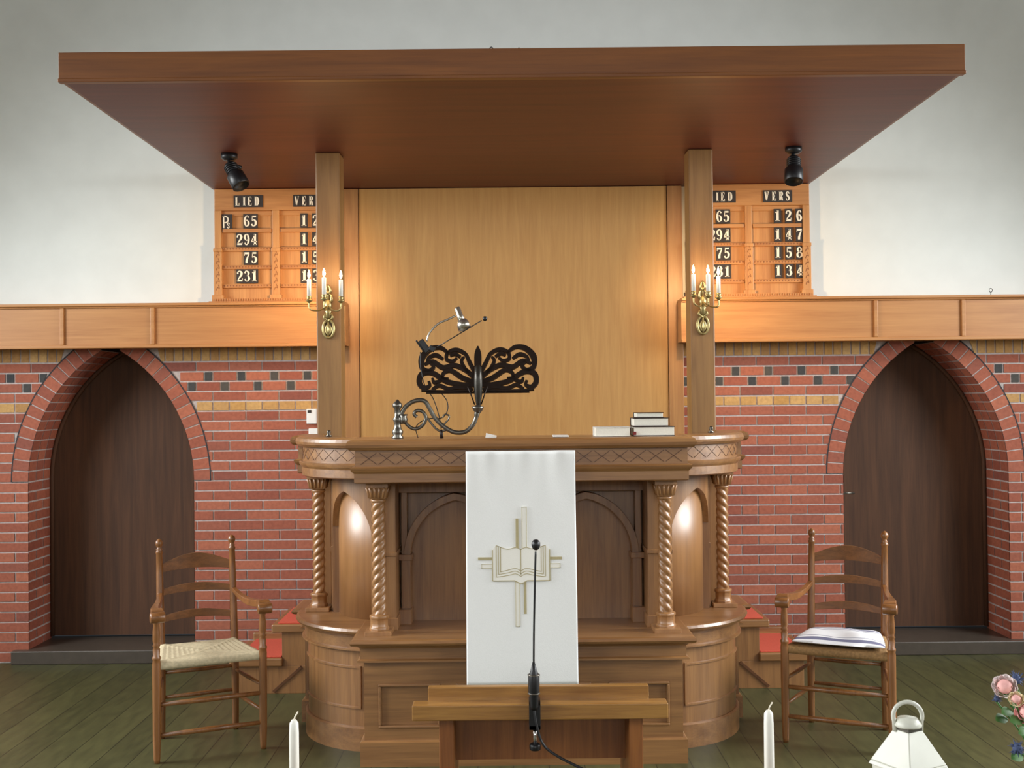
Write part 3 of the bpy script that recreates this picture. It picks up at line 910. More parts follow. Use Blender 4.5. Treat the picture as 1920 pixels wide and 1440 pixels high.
# panelled front: board with three sunk panels
recess = [(-0.655, -0.375), (-0.305, 0.305), (0.385, 0.660)]
PZ0, PZ1 = 0.168, 0.367
fp = MB()
fp.box(XC - 0.72, XC + 0.72, BY, BY + 0.05, 0.10, PZ0).box(XC - 0.72, XC + 0.72, BY, BY + 0.05, PZ1, 0.48)
xs_ = [-0.72] + [q for r_ in recess for q in r_] + [0.72]
for i in range(0, len(xs_), 2):
    fp.box(XC + xs_[i], XC + xs_[i + 1], BY, BY + 0.05, PZ0, PZ1)
fp.box(XC - 0.72, XC - 0.68, BY + 0.05, 5.3, 0.1, 0.48).box(XC + 0.68, XC + 0.72, BY + 0.05, 5.3, 0.1, 0.48)
fp.build('base_front', M['oak_x'], P)
for a, e in recess:
    q = MB().box(XC + a - 0.005, XC + e + 0.005, BY + 0.022, BY + 0.04, PZ0 - 0.005, PZ1 + 0.005).build('sunk_panel', M['oak_x'], P)
    m_ = MB()
    w_ = 0.012
    m_.box(XC + a, XC + e, BY - 0.006, BY + 0.022, PZ0, PZ0 + w_).box(XC + a, XC + e, BY - 0.006, BY + 0.022, PZ1 - w_, PZ1)
    m_.box(XC + a, XC + a + w_, BY - 0.006, BY + 0.022, PZ0 + w_, PZ1 - w_).box(XC + e - w_, XC + e, BY - 0.006, BY + 0.022, PZ0 + w_, PZ1 - w_)
    m_.build('panel_moulding', M['oak_x'], q, 0.004)
ring_l = [(-0.12 + o if o == -T else o, z) for o, z in ledge]
for sgn in (-1, 1):
    lg = MB().sweep([(-0.49 if o == -T else o, z - 0.0013) for o, z in ledge], arc(sgn, 0.475, -4, 94), 0, False)
    lg.box(*sorted((XC + sgn * 0.6, XC + sgn * 0.95)), 5.55, 5.90, 0.556, 0.5825)
    lg.build('corner_ledge', M['oak_x'], P)
    MB().sweep([(o, z - 0.0011) for o, z in band], arc(sgn, 0.447, -5, 92), 0, False).build('corner_moulding', M['oak_x'], P)
    MB().sweep([(o - 0.001, z - 0.0009 if z else 0) for o, z in plinth], arc(sgn, 0.43, -5, 92), 0, False).build('corner_plinth', M['oak_x'], P)
    dr = MB().sweep([(-0.05, 0.10), (0.0, 0.10), (0.0, 0.48), (-0.05, 0.48)], arc(sgn, 0.43, -5, 92, 40), 0, False).build('corner_drum', M['oak_z'], P)
    fm = MB()
    aa, ab = 15, 76
    for z_ in (0.195, 0.385):
        fm.sweep([(-0.004, z_), (0.008, z_ + 0.002), (0.008, z_ + 0.010), (-0.004, z_ + 0.014)], arc(sgn, 0.43, aa, ab, 24))
    for a in (aa, ab):
        fm.sweep([(-0.004, 0.195), (0.008, 0.197), (0.008, 0.397), (-0.004, 0.399)], arc(sgn, 0.43, a, a + 1.6, 2))
    fm.build('panel_moulding', M['oak_z'], dr)
    # projecting side block behind the corner
    MB().sweep([(o, z - 0.0027) for o, z in ledge], sideblock(sgn, 1.165, 5.645, 5.90)).build('side_ledge', M['oak_y'], P)
    MB().sweep(band, sideblock(sgn, 1.13, 5.66, 5.90)).build('side_moulding', M['oak_y'], P)
    MB().sweep(plinth, sideblock(sgn, 1.118, 5.66, 5.90)).build('side_plinth', M['oak_y'], P)
    MB().box(*sorted((XC + sgn * 1.0, XC + sgn * 1.118)), 5.66, 5.90, 0.10, 0.48).build('side_base', M['oak_z'], P)
    # posts behind the outer columns and side wall
    MB().box(*sorted((XC + sgn * 0.985, XC + sgn * 1.065)), 5.70, 5.80, 0.584, 1.286).build('side_post', M['oak_z'], P, 0.003)
    MB().box(*sorted((XC + sgn * 0.93, XC + sgn * 0.965)), 5.58, 5.90, 0.584, 1.286).build('side_wall', M['oak_z'], P)

# upper body: middle wall with two pointed arches, piers, curved niches
UZ0, UZ1 = 0.584, 1.286
MB().box(XC - 0.70, XC + 0.70, 5.31, 5.34, UZ0, UZ1).build('arch_back', M['oak_z'], P)


def pointed(cx, half, spring, apex, off=0.0, n=12):
    """outline of a pointed arch from its left foot over the apex to its right foot"""
    rise = apex - spring
    R = (half * half + rise * rise) / (2 * half)
    aT = math.asin(min(1, rise / R))
    Lp = [(cx + (R - half) - (R + off) * math.cos(aT * i / n), spring + (R + off) * math.sin(aT * i / n)) for i in range(n + 1)]
    return Lp + [(2 * cx - a, b_) for a, b_ in reversed(Lp[:-1])]


arch_c = (-0.315, 0.315)
fr = MB()
for cx_ in arch_c:
    cx_ += XC
    inn = pointed(cx_, 0.215, 0.90, 1.168)
    # face of the frame between the arch and its rectangular field
    top = 1.20
    n = len(inn)
    y0, y1 = 5.245, 5.31
    for i in range(n - 1):
        (xa, za), (xb, zb) = inn[i], inn[i + 1]
        out_ = pointed(cx_, 0.215, 0.90, 1.168, 0.034)
        (xc_, zc_), (xd, zd) = out_[i], out_[i + 1]
        fr.add([(xa, y0, za), (xb, y0, zb), (xd, y0, zd), (xc_, y0, zc_), (xa, y1, za), (xb, y1, zb), (xd, y1, zd), (xc_, y1, zc_)],
               [(0, 1, 2, 3), (0, 4, 5, 1), (3, 2, 6, 7)], 0)
    for q in (-1, 1):
        a, e = sorted((cx_ + q * 0.215, cx_ + q * 0.26))
        fr.box(a, e, 5.245, 5.31, UZ0, 0.90)
        fr.box(min(cx_ + q * 0.207, cx_ + q * 0.275), max(cx_ + q * 0.207, cx_ + q * 0.275), 5.225, 5.31, 0.885, 0.912)
        a, e = sorted((cx_ + q * 0.232, cx_ + q * 0.26))
        fr.box(a, e, 5.252, 5.31, 0.91, UZ1)
        a, e = sorted((cx_ + q * 0.210, cx_ + q * 0.285))
        fr.box(a, e, 5.20, 5.31, UZ0, 0.655)
fr.box(XC - 0.60, XC + 0.60, 5.25, 5.31, 1.205, UZ1)
fr.build('arch_frame', M['oak_z'], P, 0.002)
sp_ = MB()
for cx_ in arch_c:
    sp_.box(XC + cx_ - 0.235, XC + cx_ + 0.235, 5.285, 5.31, 1.02, 1.21)
for sgn in (-1, 1):
    p_ = MB().box(*sorted((XC + sgn * 0.585, XC + sgn * 0.70)), 5.09, 5.34, UZ0, UZ1)
    p_.box(*sorted((XC + sgn * 0.580, XC + sgn * 0.703)), 5.083, 5.34, 0.925, 0.945)
    p_.box(*sorted((XC + sgn * 0.578, XC + sgn * 0.706)), 5.08, 5.34, UZ0, 0.64)
    p_.build('pier', M['oak_z'], P, 0.003)
    # curved niche: convex panel and arched skin in front of it
    MB().sweep([(-0.02, UZ0), (0, UZ0), (0, UZ1), (-0.02, UZ1)], arc(sgn, 0.275, -4, 94, 32), 0, True).build('niche_panel', M['oak_plain'], P)
    sk = MB()
    n = 48
    A0, A1 = 4.0, 88.0
    mid, half = 46.0, 33.0
    for i in range(n):
        for inner in (0,):
            aL, aR = A0 + (A1 - A0) * i / n, A0 + (A1 - A0) * (i + 1) / n

            def zcut(a):
                u = abs(a - mid) / half
                if u >= 1: return UZ0
                # pointed top: two circles
                R = 1.35
                hh = math.sqrt(max(0, R * R - (u + R - 1) ** 2))
                hm = math.sqrt(R * R - (R - 1) ** 2)
                return 0.95 + 0.255 * hh / hm
            zl, zr = zcut(aL), zcut(aR)
            if (abs(aL - mid) < half) != (abs(aR - mid) < half):
                zl = zr = UZ0 if abs((aL + aR) / 2 - mid) >= half else max(zl, zr)
            vs = []
            for a, zb in ((aL, zl), (aR, zr)):
                r_ = math.radians(a)
                for rad in (0.305, 0.27):
                    for zz in (zb, UZ1):
                        vs.append((XC + sgn * CCX + sgn * math.sin(r_) * rad, CCY - math.cos(r_) * rad, zz))
            sk.add(vs, [(0, 1, 5, 4), (2, 6, 7, 3), (0, 4, 6, 2), (1, 3, 7, 5), (0, 2, 3, 1), (4, 5, 7, 6)], 0)
    for a in (9.0, 83.5):                          # little impost blocks on the jambs
        r_ = math.radians(a)
        q = arc(sgn, 0.303, a - 3.4, a + 3.4, 2)
        sk.sweep([(0, 0.885), (0.012, 0.89), (0.012, 0.91), (0, 0.915)], q)
    sk.build('niche_arch', M['oak_z'], P)


# twisted columns
def column(x, y, sgn, ztop=1.286):
    z0 = 0.584
    r = MB()
    rows, seg = 150, 30
    za, zb = z0 + 0.088, ztop - 0.098
    vs, fs = [], []
    for i in range(rows + 1):
        z_ = za + (zb - za) * i / rows
        for k in range(seg):
            th = 2 * PI * k / seg
            ph = th + sgn * z_ * 2 * PI / 0.125
            rr = 0.0225 + 0.0095 * abs(math.cos(1.5 * ph)) ** 0.8
            vs.append((x + rr * math.cos(th), y + rr * math.sin(th), z_))
    for i in range(rows):
        for k in range(seg):
            q = (k + 1) % seg
            fs.append((i * seg + k, i * seg + q, (i + 1) * seg + q, (i + 1) * seg + k))
    r.add(vs, fs, 0, True)
    c_ = bpy.data.objects.new('column', None)
    c_.empty_display_size = 0.05
    c_ = r.build('column', M['oak_plain'], P)
    bs = MB().box(x - 0.060, x + 0.060, y - 0.060, y + 0.060, z0, z0 + 0.02)
    bs.lathe([(0.046, 0), (0.046, 0.012), (0.040, 0.02), (0.040, 0.05), (0.045, 0.056), (0.045, 0.066), (0.034, 0.072), (0.0, 0.072)], (x, y, z0 + 0.018), 8)
    bs.build('column_base', M['oak_plain'], c_, 0.002)
    cp = MB().lathe([(0.030, 0), (0.036, 0.004), (0.036, 0.012), (0.030, 0.016), (0.030, 0.02)], (x, y, ztop - 0.102), 24)
    zc0, zc1, h0_, h1_ = ztop - 0.084, ztop - 0.030, 0.037, 0.047
    cp.add([(x + a_ * h0_, y + b_ * h0_, zc0) for a_, b_ in ((-1, -1), (1, -1), (1, 1), (-1, 1))] + [(x + a_ * h1_, y + b_ * h1_, zc1) for a_, b_ in ((-1, -1), (1, -1), (1, 1), (-1, 1))], [(0, 3, 2, 1), (4, 5, 6, 7), (0, 1, 5, 4), (1, 2, 6, 5), (2, 3, 7, 6), (3, 0, 4, 7)])
    cp.box(x - 0.050, x + 0.050, y - 0.050, y + 0.050, ztop - 0.032, ztop)
    for fx, fy_ in ((0, -1), (1, 0), (0, 1), (-1, 0)):     # upright leaves on each face
        for q in (-0.66, -0.22, 0.22, 0.66):
            pts = [(x + (fx + q * abs(fy_)) * h_, y + (fy_ + q * abs(fx)) * h_, z_) for h_, z_ in ((0.038, zc0 + 0.004), (0.042, zc0 + 0.028), (0.050, zc1 - 0.004))]
            cp.tube(pts, [0.005, 0.0065, 0.005], 6)
    cp.build('capital', M['oak_plain'], c_)


for sgn in (-1, 1):
    column(XC + sgn * 0.655, 5.01, sgn)
    column(XC + sgn * 1.032, 5.60, sgn)
    k_ = MB().lathe([(0.016, 0), (0.018, 0.004), (0.006, 0.01), (0.010, 0.018), (0.010, 0.026), (0.003, 0.032)], (XC + sgn * 0.935, 5.35, 1.475), 12)
    k_.build('rail_knob', M['pewter'], P, label='small metal knob on the rounded rail corner')

# steps at both sides of the pulpit
for sgn, side in ((-1, 'left'), (1, 'right')):
    t = thing('pulpit_steps', 'red carpeted wooden steps beside the %s rear of the pulpit' % side, 'steps', (XC + sgn * 1.4, 6.4, 0), 'pulpit steps')
    X_ = lambda a, e: sorted((XC + sgn * a, XC + sgn * e))
    b_ = MB().box(*X_(1.14, 1.60), 6.20, 6.66, 0, 0.155).box(*X_(1.14, 1.35), 6.20, 6.66, 0.155, 0.345)
    b_.build('step_body', M['oak_z'], t, 0.002)
    n_ = MB().box(*X_(1.345, 1.645), 6.18, 6.66, 0.155, 0.203).box(*X_(1.36, 1.62), 6.655, 6.69, 0.15, 0.25)
    n_.build('step_tread', M['oak_x'], t, 0.008)
    n_ = MB().box(*X_(1.12, 1.405), 6.18, 6.66, 0.345, 0.392).build('landing_tread', M['oak_x'], t, 0.008)
    MB().box(*X_(1.352, 1.60), 6.195, 6.655, 0.203, 0.212).build('carpet', M['carpet'], t, 0.003)
    MB().box(*X_(1.13, 1.37), 6.195, 6.655, 0.392, 0.402).build('carpet', M['carpet'], t, 0.003)
    MB().stroke([(XC + sgn * 1.40, 0.012, 0.014), (XC + sgn * 1.24, 0.15, 0.014)], 6.192, 6.20, 0).build('brace', M['oak_carving'], t)

# ------------------------------------------------------------------ white hanging cloth
BCX, BY_ = 0.045, 4.822
s_ = 425.3
bx = lambda p: BCX + (p - 974) / s_
bz = lambda q: 1.65 - (q - 748) / s_
cl = thing('pulpit_cloth', 'white hanging cloth with embroidered cross and open book on the pulpit front', 'cloth', (BCX, BY_, 0.39))


def cloth_y(x_, z_):
    u = (x_ - BCX) / 0.245
    t = max(0.0, (z_ - 1.17) / 0.25)
    return BY_ + 0.007 * t * math.sin(u * 10 + 0.6) + 0.0012 * math.sin(u * 5 + z_ * 7)


m_ = MB()
nx_, nz_ = 60, 60
vs, fs = [], []
for j in range(nz_ + 1):
    for i in range(nx_ + 1):
        t = j / nz_
        hw_ = 0.2405 + 0.005 * t
        x_ = BCX - hw_ + 2 * hw_ * i / nx_
        z_ = 1.421 - (1.421 - 0.392) * t
        vs.append((x_, cloth_y(x_, z_), z_))
for j in range(nz_):
    for i in range(nx_):
        a = j * (nx_ + 1) + i
        fs.append((a, a + 1, a + nx_ + 2, a + nx_ + 1))
m_.add(vs, fs, 0, True)
co = m_.build('cloth_panel', M['cloth'], cl)
md = co.modifiers.new('thickness', 'SOLIDIFY'); md.thickness = 0.003; md.offset = 1
MB().tube([(BCX - 0.243, BY_ + 0.020, 1.412), (BCX + 0.243, BY_ + 0.020, 1.412)], 0.005, 8).build('hanging_rod', M['oak_x'], cl)


def bar(x0, x1, y0, y1, mat, nm, outline=False):
    e = MB()
    yb = BY_ - 0.0018
    if not outline:
        e.box(bx(x0), bx(x1), yb - 0.0010, yb + 0.003, bz(y1), bz(y0))
        return e.build(nm, M[mat], cl)
    e.box(bx(x0), bx(x1), yb - 0.0008, yb + 0.003, bz(y1), bz(y0), 1)
    t = 0.0032
    e.box(bx(x0), bx(x1), yb - 0.0016, yb, bz(y0) - t, bz(y0)).box(bx(x0), bx(x1), yb - 0.0016, yb, bz(y1), bz(y1) + t)
    e.box(bx(x0), bx(x0) + t, yb - 0.0016, yb, bz(y1), bz(y0)).box(bx(x1) - t, bx(x1), yb - 0.0016, yb, bz(y1), bz(y0))
    return e.build(nm, [M[mat], M['embroidery_page']], cl)


bar(975, 985, 950, 1030, 'embroidery', 'embroidered_cross_bar', True)
bar(964, 969, 972, 1030, 'embroidery_gold', 'embroidered_cross_bar')
bar(962, 971, 1085, 1174, 'embroidery', 'embroidered_cross_bar', True)
bar(978, 983, 1085, 1150, 'embroidery_gold', 'embroidered_cross_bar')
bar(893, 922, 1044, 1049, 'embroidery_gold', 'embroidered_cross_bar')
bar(899, 922, 1056, 1065, 'embroidery', 'embroidered_cross_bar', True)
bar(1026, 1050, 1044, 1049, 'embroidery_gold', 'embroidered_cross_bar')
bar(1026, 1047, 1056, 1065, 'embroidery', 'embroidered_cross_bar', True)
bk = MB()
yb = BY_ - 0.0030
pg = [(920, 1030), (926, 1022), (945, 1028), (962, 1026), (973, 1030), (984, 1026), (1001, 1028), (1020, 1022), (1026, 1030), (1026, 1088), (985, 1088), (973, 1093), (961, 1088), (920, 1088)]
bk.prism([(bx(a), bz(q)) for a, q in pg], yb - 0.001, yb + 0.003, 1)
L_ = [(920, 1030), (920, 1088), (961, 1088), (973, 1094), (985, 1088), (1027, 1088), (1027, 1030)]
for i in range(len(L_) - 1):
    bk.stroke([(bx(L_[i][0]), bz(L_[i][1]), 0.004), (bx(L_[i + 1][0]), bz(L_[i + 1][1]), 0.004)], yb - 0.0018, yb, 0)
bk.stroke([(bx(973), bz(1030), 0.003), (bx(973), bz(1078), 0.003)], yb - 0.0018, yb, 0)
for sg in (-1, 1):
    for k in range(3):
        o = 46 - k * 4
        bk.stroke([(bx(973 + sg * o), bz(1022 + k), 0.003), (bx(973 + sg * o), bz(1080 - 4 * k), 0.003)], yb - 0.0018, yb, 0)
        bk.stroke([(bx(973 + sg * q), bz(1078 - 5 * k + z_), 0.003) for q, z_ in ((0, 2), (10, -3), (24, 0), (o, 3))], yb - 0.0018, yb, 0)
    bk.stroke([(bx(973 + sg * q), bz(z_), 0.003) for q, z_ in ((0, 1030), (10, 1026), (25, 1029), (46, 1022))], yb - 0.0018, yb, 0)
bk.build('embroidered_book', [M['embroidery_gold'], M['embroidery_page']], cl)

# ------------------------------------------------------------------ cast reading stand on the pulpit rail
SY = 4.97
sx = lambda p: (p - 955) / 410.0
sz = lambda q: 1.65 - (q - 750) / 410.0
st = thing('reading_stand', 'ornate cast metal reading stand on a scrolled arm above the pulpit rail', 'reading stand', (sx(746), SY, 1.475))
pr = [(0.026, 0), (0.028, 0.006), (0.020, 0.016), (0.024, 0.024), (0.026, 0.034), (0.018, 0.046), (0.014, 0.07), (0.018, 0.078), (0.022, 0.09), (0.014, 0.10), (0.013, 0.135), (0.022, 0.145), (0.022, 0.158), (0.012, 0.168), (0.004, 0.178)]
MB().lathe(pr, (sx(746), SY, 1.4745), 18).build('base_post', M['pewter'], st)
am = MB()
A = [(752, 778), (762, 762), (778, 752), (796, 752), (806, 766), (816, 784), (832, 800), (852, 811), (872, 810), (886, 798), (893, 782), (895, 768)]
am.tube(crom([(sx(a), SY, sz(q)) for a, q in A], 6), [0.010] * 61 + [0.0125] * 6, 10)
B = [(752, 778), (764, 796), (778, 804), (792, 798), (799, 784), (793, 772), (782, 770), (777, 776), (782, 782)]
am.tube(crom([(sx(a), SY, sz(q)) for a, q in B], 6), 0.008, 10)
C_ = [(802, 784), (812, 798), (824, 808), (840, 806)]
am.tube(crom([(sx(a), SY, sz(q)) for a, q in C_], 6), 0.005, 8)
D_ = [(830, 798), (840, 788), (842, 780), (834, 778), (830, 784)]
am.tube(crom([(sx(a), SY, sz(q)) for a, q in D_], 6), 0.004, 8)
am.lathe([(0.016, -0.03), (0.020, -0.01), (0.016, 0.0), (0.02, 0.014)], (sx(757), SY, sz(782)), 12)
am.build('scroll_arm', M['pewter'], st)
MB().tube([(sx(827), SY, sz(806)), (sx(828), SY, 1.475)], 0.008, 8).build('prop', M['iron'], st)
MB().lathe([(0.010, -0.02), (0.020, -0.008), (0.026, 0.004), (0.028, 0.010), (0.016, 0.014), (0.012, 0.018)], (sx(896), SY, sz(768)), 18).build('socket', M['pewter'], st)
MB().lathe([(0.009, 0.014), (0.012, 0.03), (0.0185, 0.07), (0.0195, 0.13), (0.016, 0.19), (0.004, 0.20)], (sx(897), SY, sz(768)), 18).build('stem', M['iron_gloss'], st)
# openwork book rest: acanthus scrolls, tilted towards the preacher
RX, RZ0 = sx(896), sz(736)
TILT = Matrix.Translation((RX, SY + 0.005, RZ0)) @ Matrix.Rotation(-0.42, 4, 'X')
br = MB()
k_ = 1 / 410.0 / math.cos(0.42)
THIN = 0.78
for sg in (-1, 1):
    Q = lambda pts: [(sg * a * k_, q * k_, w_ * k_ * THIN) for a, q, w_ in pts]
    for pts in (
        [(2, 30, 10), (14, 55, 9), (22, 72, 8), (38, 80, 9), (52, 74, 8), (54, 62, 8), (44, 58, 7), (36, 64, 5)],
        [(50, 72, 6), (64, 84, 9), (82, 82, 12), (96, 66, 14), (96, 46, 11), (84, 40, 9), (76, 48, 8), (82, 56, 7)],
        [(4, 24, 10), (20, 40, 10), (40, 50, 11), (60, 46, 11), (78, 58, 9), (92, 52, 6)],
        [(6, 18, 9), (26, 26, 11), (46, 40, 10), (58, 36, 8), (60, 26, 7), (50, 24, 6)],
        [(6, 12, 8), (30, 14, 10), (54, 20, 11), (78, 36, 11), (96, 34, 12), (100, 18, 12), (92, 8, 10), (82, 12, 7), (84, 20, 6)],
        [(8, 4, 5), (30, 8, 8), (50, 6, 8), (66, 12, 8), (78, 4, 6)],
        [(10, 2, 4), (50, 1, 4), (96, 3, 4)],
        [(30, 66, 6), (40, 72, 8), (48, 68, 5)],
        [(16, 34, 6), (28, 56, 8), (24, 66, 5)],
        [(60, 62, 6), (72, 70, 9), (84, 66, 7), (88, 58, 5)],
        [(62, 22, 6), (74, 18, 8), (78, 26, 5)],
    ):
        br.stroke(Q(pts), -0.007, 0.007, 0, TILT, 6)
br.stroke([(0, 0, 14 * k_), (0, 40 * k_, 12 * k_), (0, 70 * k_, 12 * k_), (0, 86 * k_, 2 * k_)], -0.009, 0.009, 0, TILT, 5)
br.box(-0.235, 0.235, 0.0, 0.006, -0.006, 0.002, 0, TILT)
br.build('book_rest', M['iron'], st)
pp = MB().tube([(sx(878), SY - 0.01, sz(726)), (sx(890), SY, sz(760))], 0.003, 6).tube([(sx(914), SY - 0.01, sz(726)), (sx(902), SY, sz(760))], 0.003, 6)
pp.build('stay', M['iron'], st)

# clip lamp and microphone on the stand
LY = 5.0
lp = thing('clip_lamp', 'satin nickel clip lamp on curved arm above the reading stand', 'lamp', (sx(797), LY, sz(655)))
xf = Matrix.Translation((sx(797), LY, sz(650))) @ Matrix.Rotation(-0.6, 4, 'Y')
MB().box(-0.014, 0.014, -0.018, 0.018, -0.03, 0.034, 0, xf).box(-0.02, -0.012, -0.018, 0.018, -0.02, 0.045, 0, xf).build('clip', M['black'], lp, 0.004)
MB().tube(crom([(sx(801), LY, sz(640)), (sx(806), LY, sz(625)), (sx(822), LY, sz(608)), (sx(840), LY, sz(600)), (sx(855), LY, sz(593))], 6), 0.0045, 8).build('arm', M['steel'], lp)
ax = Vector((sx(874) - sx(858), -0.02, sz(622) - sz(578))).normalized()
xf = Matrix.Translation((sx(858), LY, sz(577))) @ ax.to_track_quat('Z', 'Y').to_matrix().to_4x4()
MB().lathe([(0.004, 0.0), (0.012, 0.002), (0.014, 0.010), (0.015, 0.045), (0.017, 0.060), (0.014, 0.064), (0.0, 0.064)], (0, 0, 0), 18, 0, xf).build('lamp_holder', M['steel'], lp)
MB().lathe([(0.010, 0.062), (0.022, 0.066), (0.029, 0.082), (0.031, 0.108), (0.0295, 0.108), (0.026, 0.085), (0.010, 0.07)], (0, 0, 0), 22, 0, xf).build('lamp_shade', M['steel'], lp)
cb = MB().tube(crom([(sx(789), LY, sz(660)), (sx(789), LY, sz(690)), (sx(797), LY, sz(724)), (sx(812), LY, sz(748)), (sx(822), LY, sz(778)), (sx(826), LY, sz(800)), (sx(826), LY + 0.03, 1.477)], 6), 0.0022, 6)
cb.build('lamp_cable', M['black'], lp)
mc = thing('pulpit_microphone', 'thin black gooseneck microphone leaning over the reading stand', 'microphone', (sx(820), 4.96, sz(652)))
MB().tube([(sx(816), 4.96, sz(655)), (sx(860), 4.95, sz(630)), (sx(905), 4.94, sz(604))], 0.0024, 8).build('gooseneck', M['black'], mc)
MB().lathe([(0.003, -0.01), (0.009, -0.006), (0.011, 0.002), (0.009, 0.009), (0.002, 0.012)], (sx(911), 4.94, sz(601)), 14).build('microphone_head', M['black'], mc)
xf = Matrix.Translation((sx(812), 4.96, sz(655))) @ Matrix.Rotation(0.5, 4, 'Y')
MB().box(-0.014, 0.014, -0.012, 0.012, -0.012, 0.012, 0, xf).build('holder', M['black'], mc, 0.003)
cb = MB().tube(crom([(sx(825), 4.98, sz(735)), (sx(838), 4.98, sz(752)), (sx(839), 4.98, sz(770)), (sx(828), 4.98, sz(784)), (sx(800), 4.98, sz(786)), (sx(780), 4.985, sz(800)), (sx(783), 5.0, 1.477)], 6), 0.0022, 6)
tag(cb.build('microphone_cable', M['black']), 'thin dark cable looping below the reading stand to the rail', 'cable')


# ------------------------------------------------------------------ books on the pulpit rail
def book(x0, x1, y0, y1, z0, z1, cover, label, group, page='pages', edge=0.003, spine='back'):
    b = thing('book', label, 'book', ((x0 + x1) / 2, (y0 + y1) / 2, z0), group)
    MB().box(x0 + 0.004, x1 - 0.004, y0 + 0.004, y1 - 0.006, z0 + edge, z1 - edge).build('page_block', M[page], b, 0.001)
    c = MB().box(x0, x1, y0, y1, z0, z0 + edge).box(x0, x1, y0, y1, z1 - edge, z1)
    c.box(x0, x1, y1 - 0.006, y1, z0 + edge, z1 - edge)
    c.build('cover', M[cover], b, 0.001)
    return b


rz = 1.4765
hb = lambda p: (p - 955) / 409.0
g = 'books on the pulpit rail'
shelf = MB().box(XC - 0.735, XC + 0.735, 4.98, 5.28, 1.455, 1.474).build('book_shelf', M['oak_x'], P)
book(hb(1112), hb(1178), 4.93, 5.06, rz, rz + 0.042, 'cover_white', 'white book lying alone left of the book stack on the rail', g, 'pages', 0.002)
b = book(hb(1183), hb(1260), 4.93, 5.07, rz, rz + 0.043, 'cover_dark', 'thick book with dark cover at the bottom of the stack', g)
MB().box(hb(1182), hb(1188), 4.925, 4.934, rz + 0.006, rz + 0.020).build('ribbon_marker', M['red_ribbon'], b)
book(hb(1183), hb(1249), 4.935, 5.065, rz + 0.0435, rz + 0.082, 'cover_dark', 'middle book of the stack, lying on the largest one', g)
book(hb(1188), hb(1240), 4.94, 5.05, rz + 0.0825, rz + 0.106, 'cover_dark', 'smallest book on top of the stack', g)
sh = MB()
sh.add([(hb(910), 4.93, rz), (hb(930), 4.93, rz), (hb(930), 5.05, rz + 0.004), (hb(910), 5.05, rz + 0.016), (hb(910), 4.93, rz + 0.0015), (hb(930), 4.93, rz + 0.0015), (hb(930), 5.05, rz + 0.0055), (hb(910), 5.05, rz + 0.0175)],
       [(0, 3, 2, 1), (4, 5, 6, 7), (0, 1, 5, 4), (1, 2, 6, 5), (2, 3, 7, 6), (3, 0, 4, 7)])
tag(sh.build('paper_sheet', M['cover_white']), 'curled white paper on the rail above the hanging cloth', 'paper')
ob = MB().box(hb(1035), hb(1064), 4.94, 5.06, rz, rz + 0.006)
tag(ob.build('paper_booklet', M['cover_white'], None, 0.001), 'thin white booklet on the rail between cloth and books', 'booklet')

# white boxes on the brick wall
t = thing('thermostat', 'white wall thermostat on the bricks left of the left pillar', 'thermostat', (-1.262, 6.99, 1.50))
MB().box(-1.294, -1.230, 6.965, 6.998, 1.505, 1.60).build('case', M['plastic'], t, 0.004)
MB().box(-1.286, -1.262, 6.962, 6.966, 1.575, 1.592).build('display', M['card'], t)
t = MB().box(-1.282, -1.222, 6.968, 6.998, 1.40, 1.475)
tag(t.build('switch_box', M['plastic'], None, 0.004), 'white switch box below the thermostat on the bricks', 'switch')
h = MB().tube([(3.02 + 0.010 * math.cos(a * PI / 6), 6.83, 2.300 + 0.012 * math.sin(a * PI / 6)) for a in range(13)], 0.002, 6).tube([(3.02, 6.83, 2.268), (3.02, 6.83, 2.29)], 0.002, 6)
tag(h.build('ring_hook', M['black']), 'small ring hook on top of the right wooden ledge', 'hook')


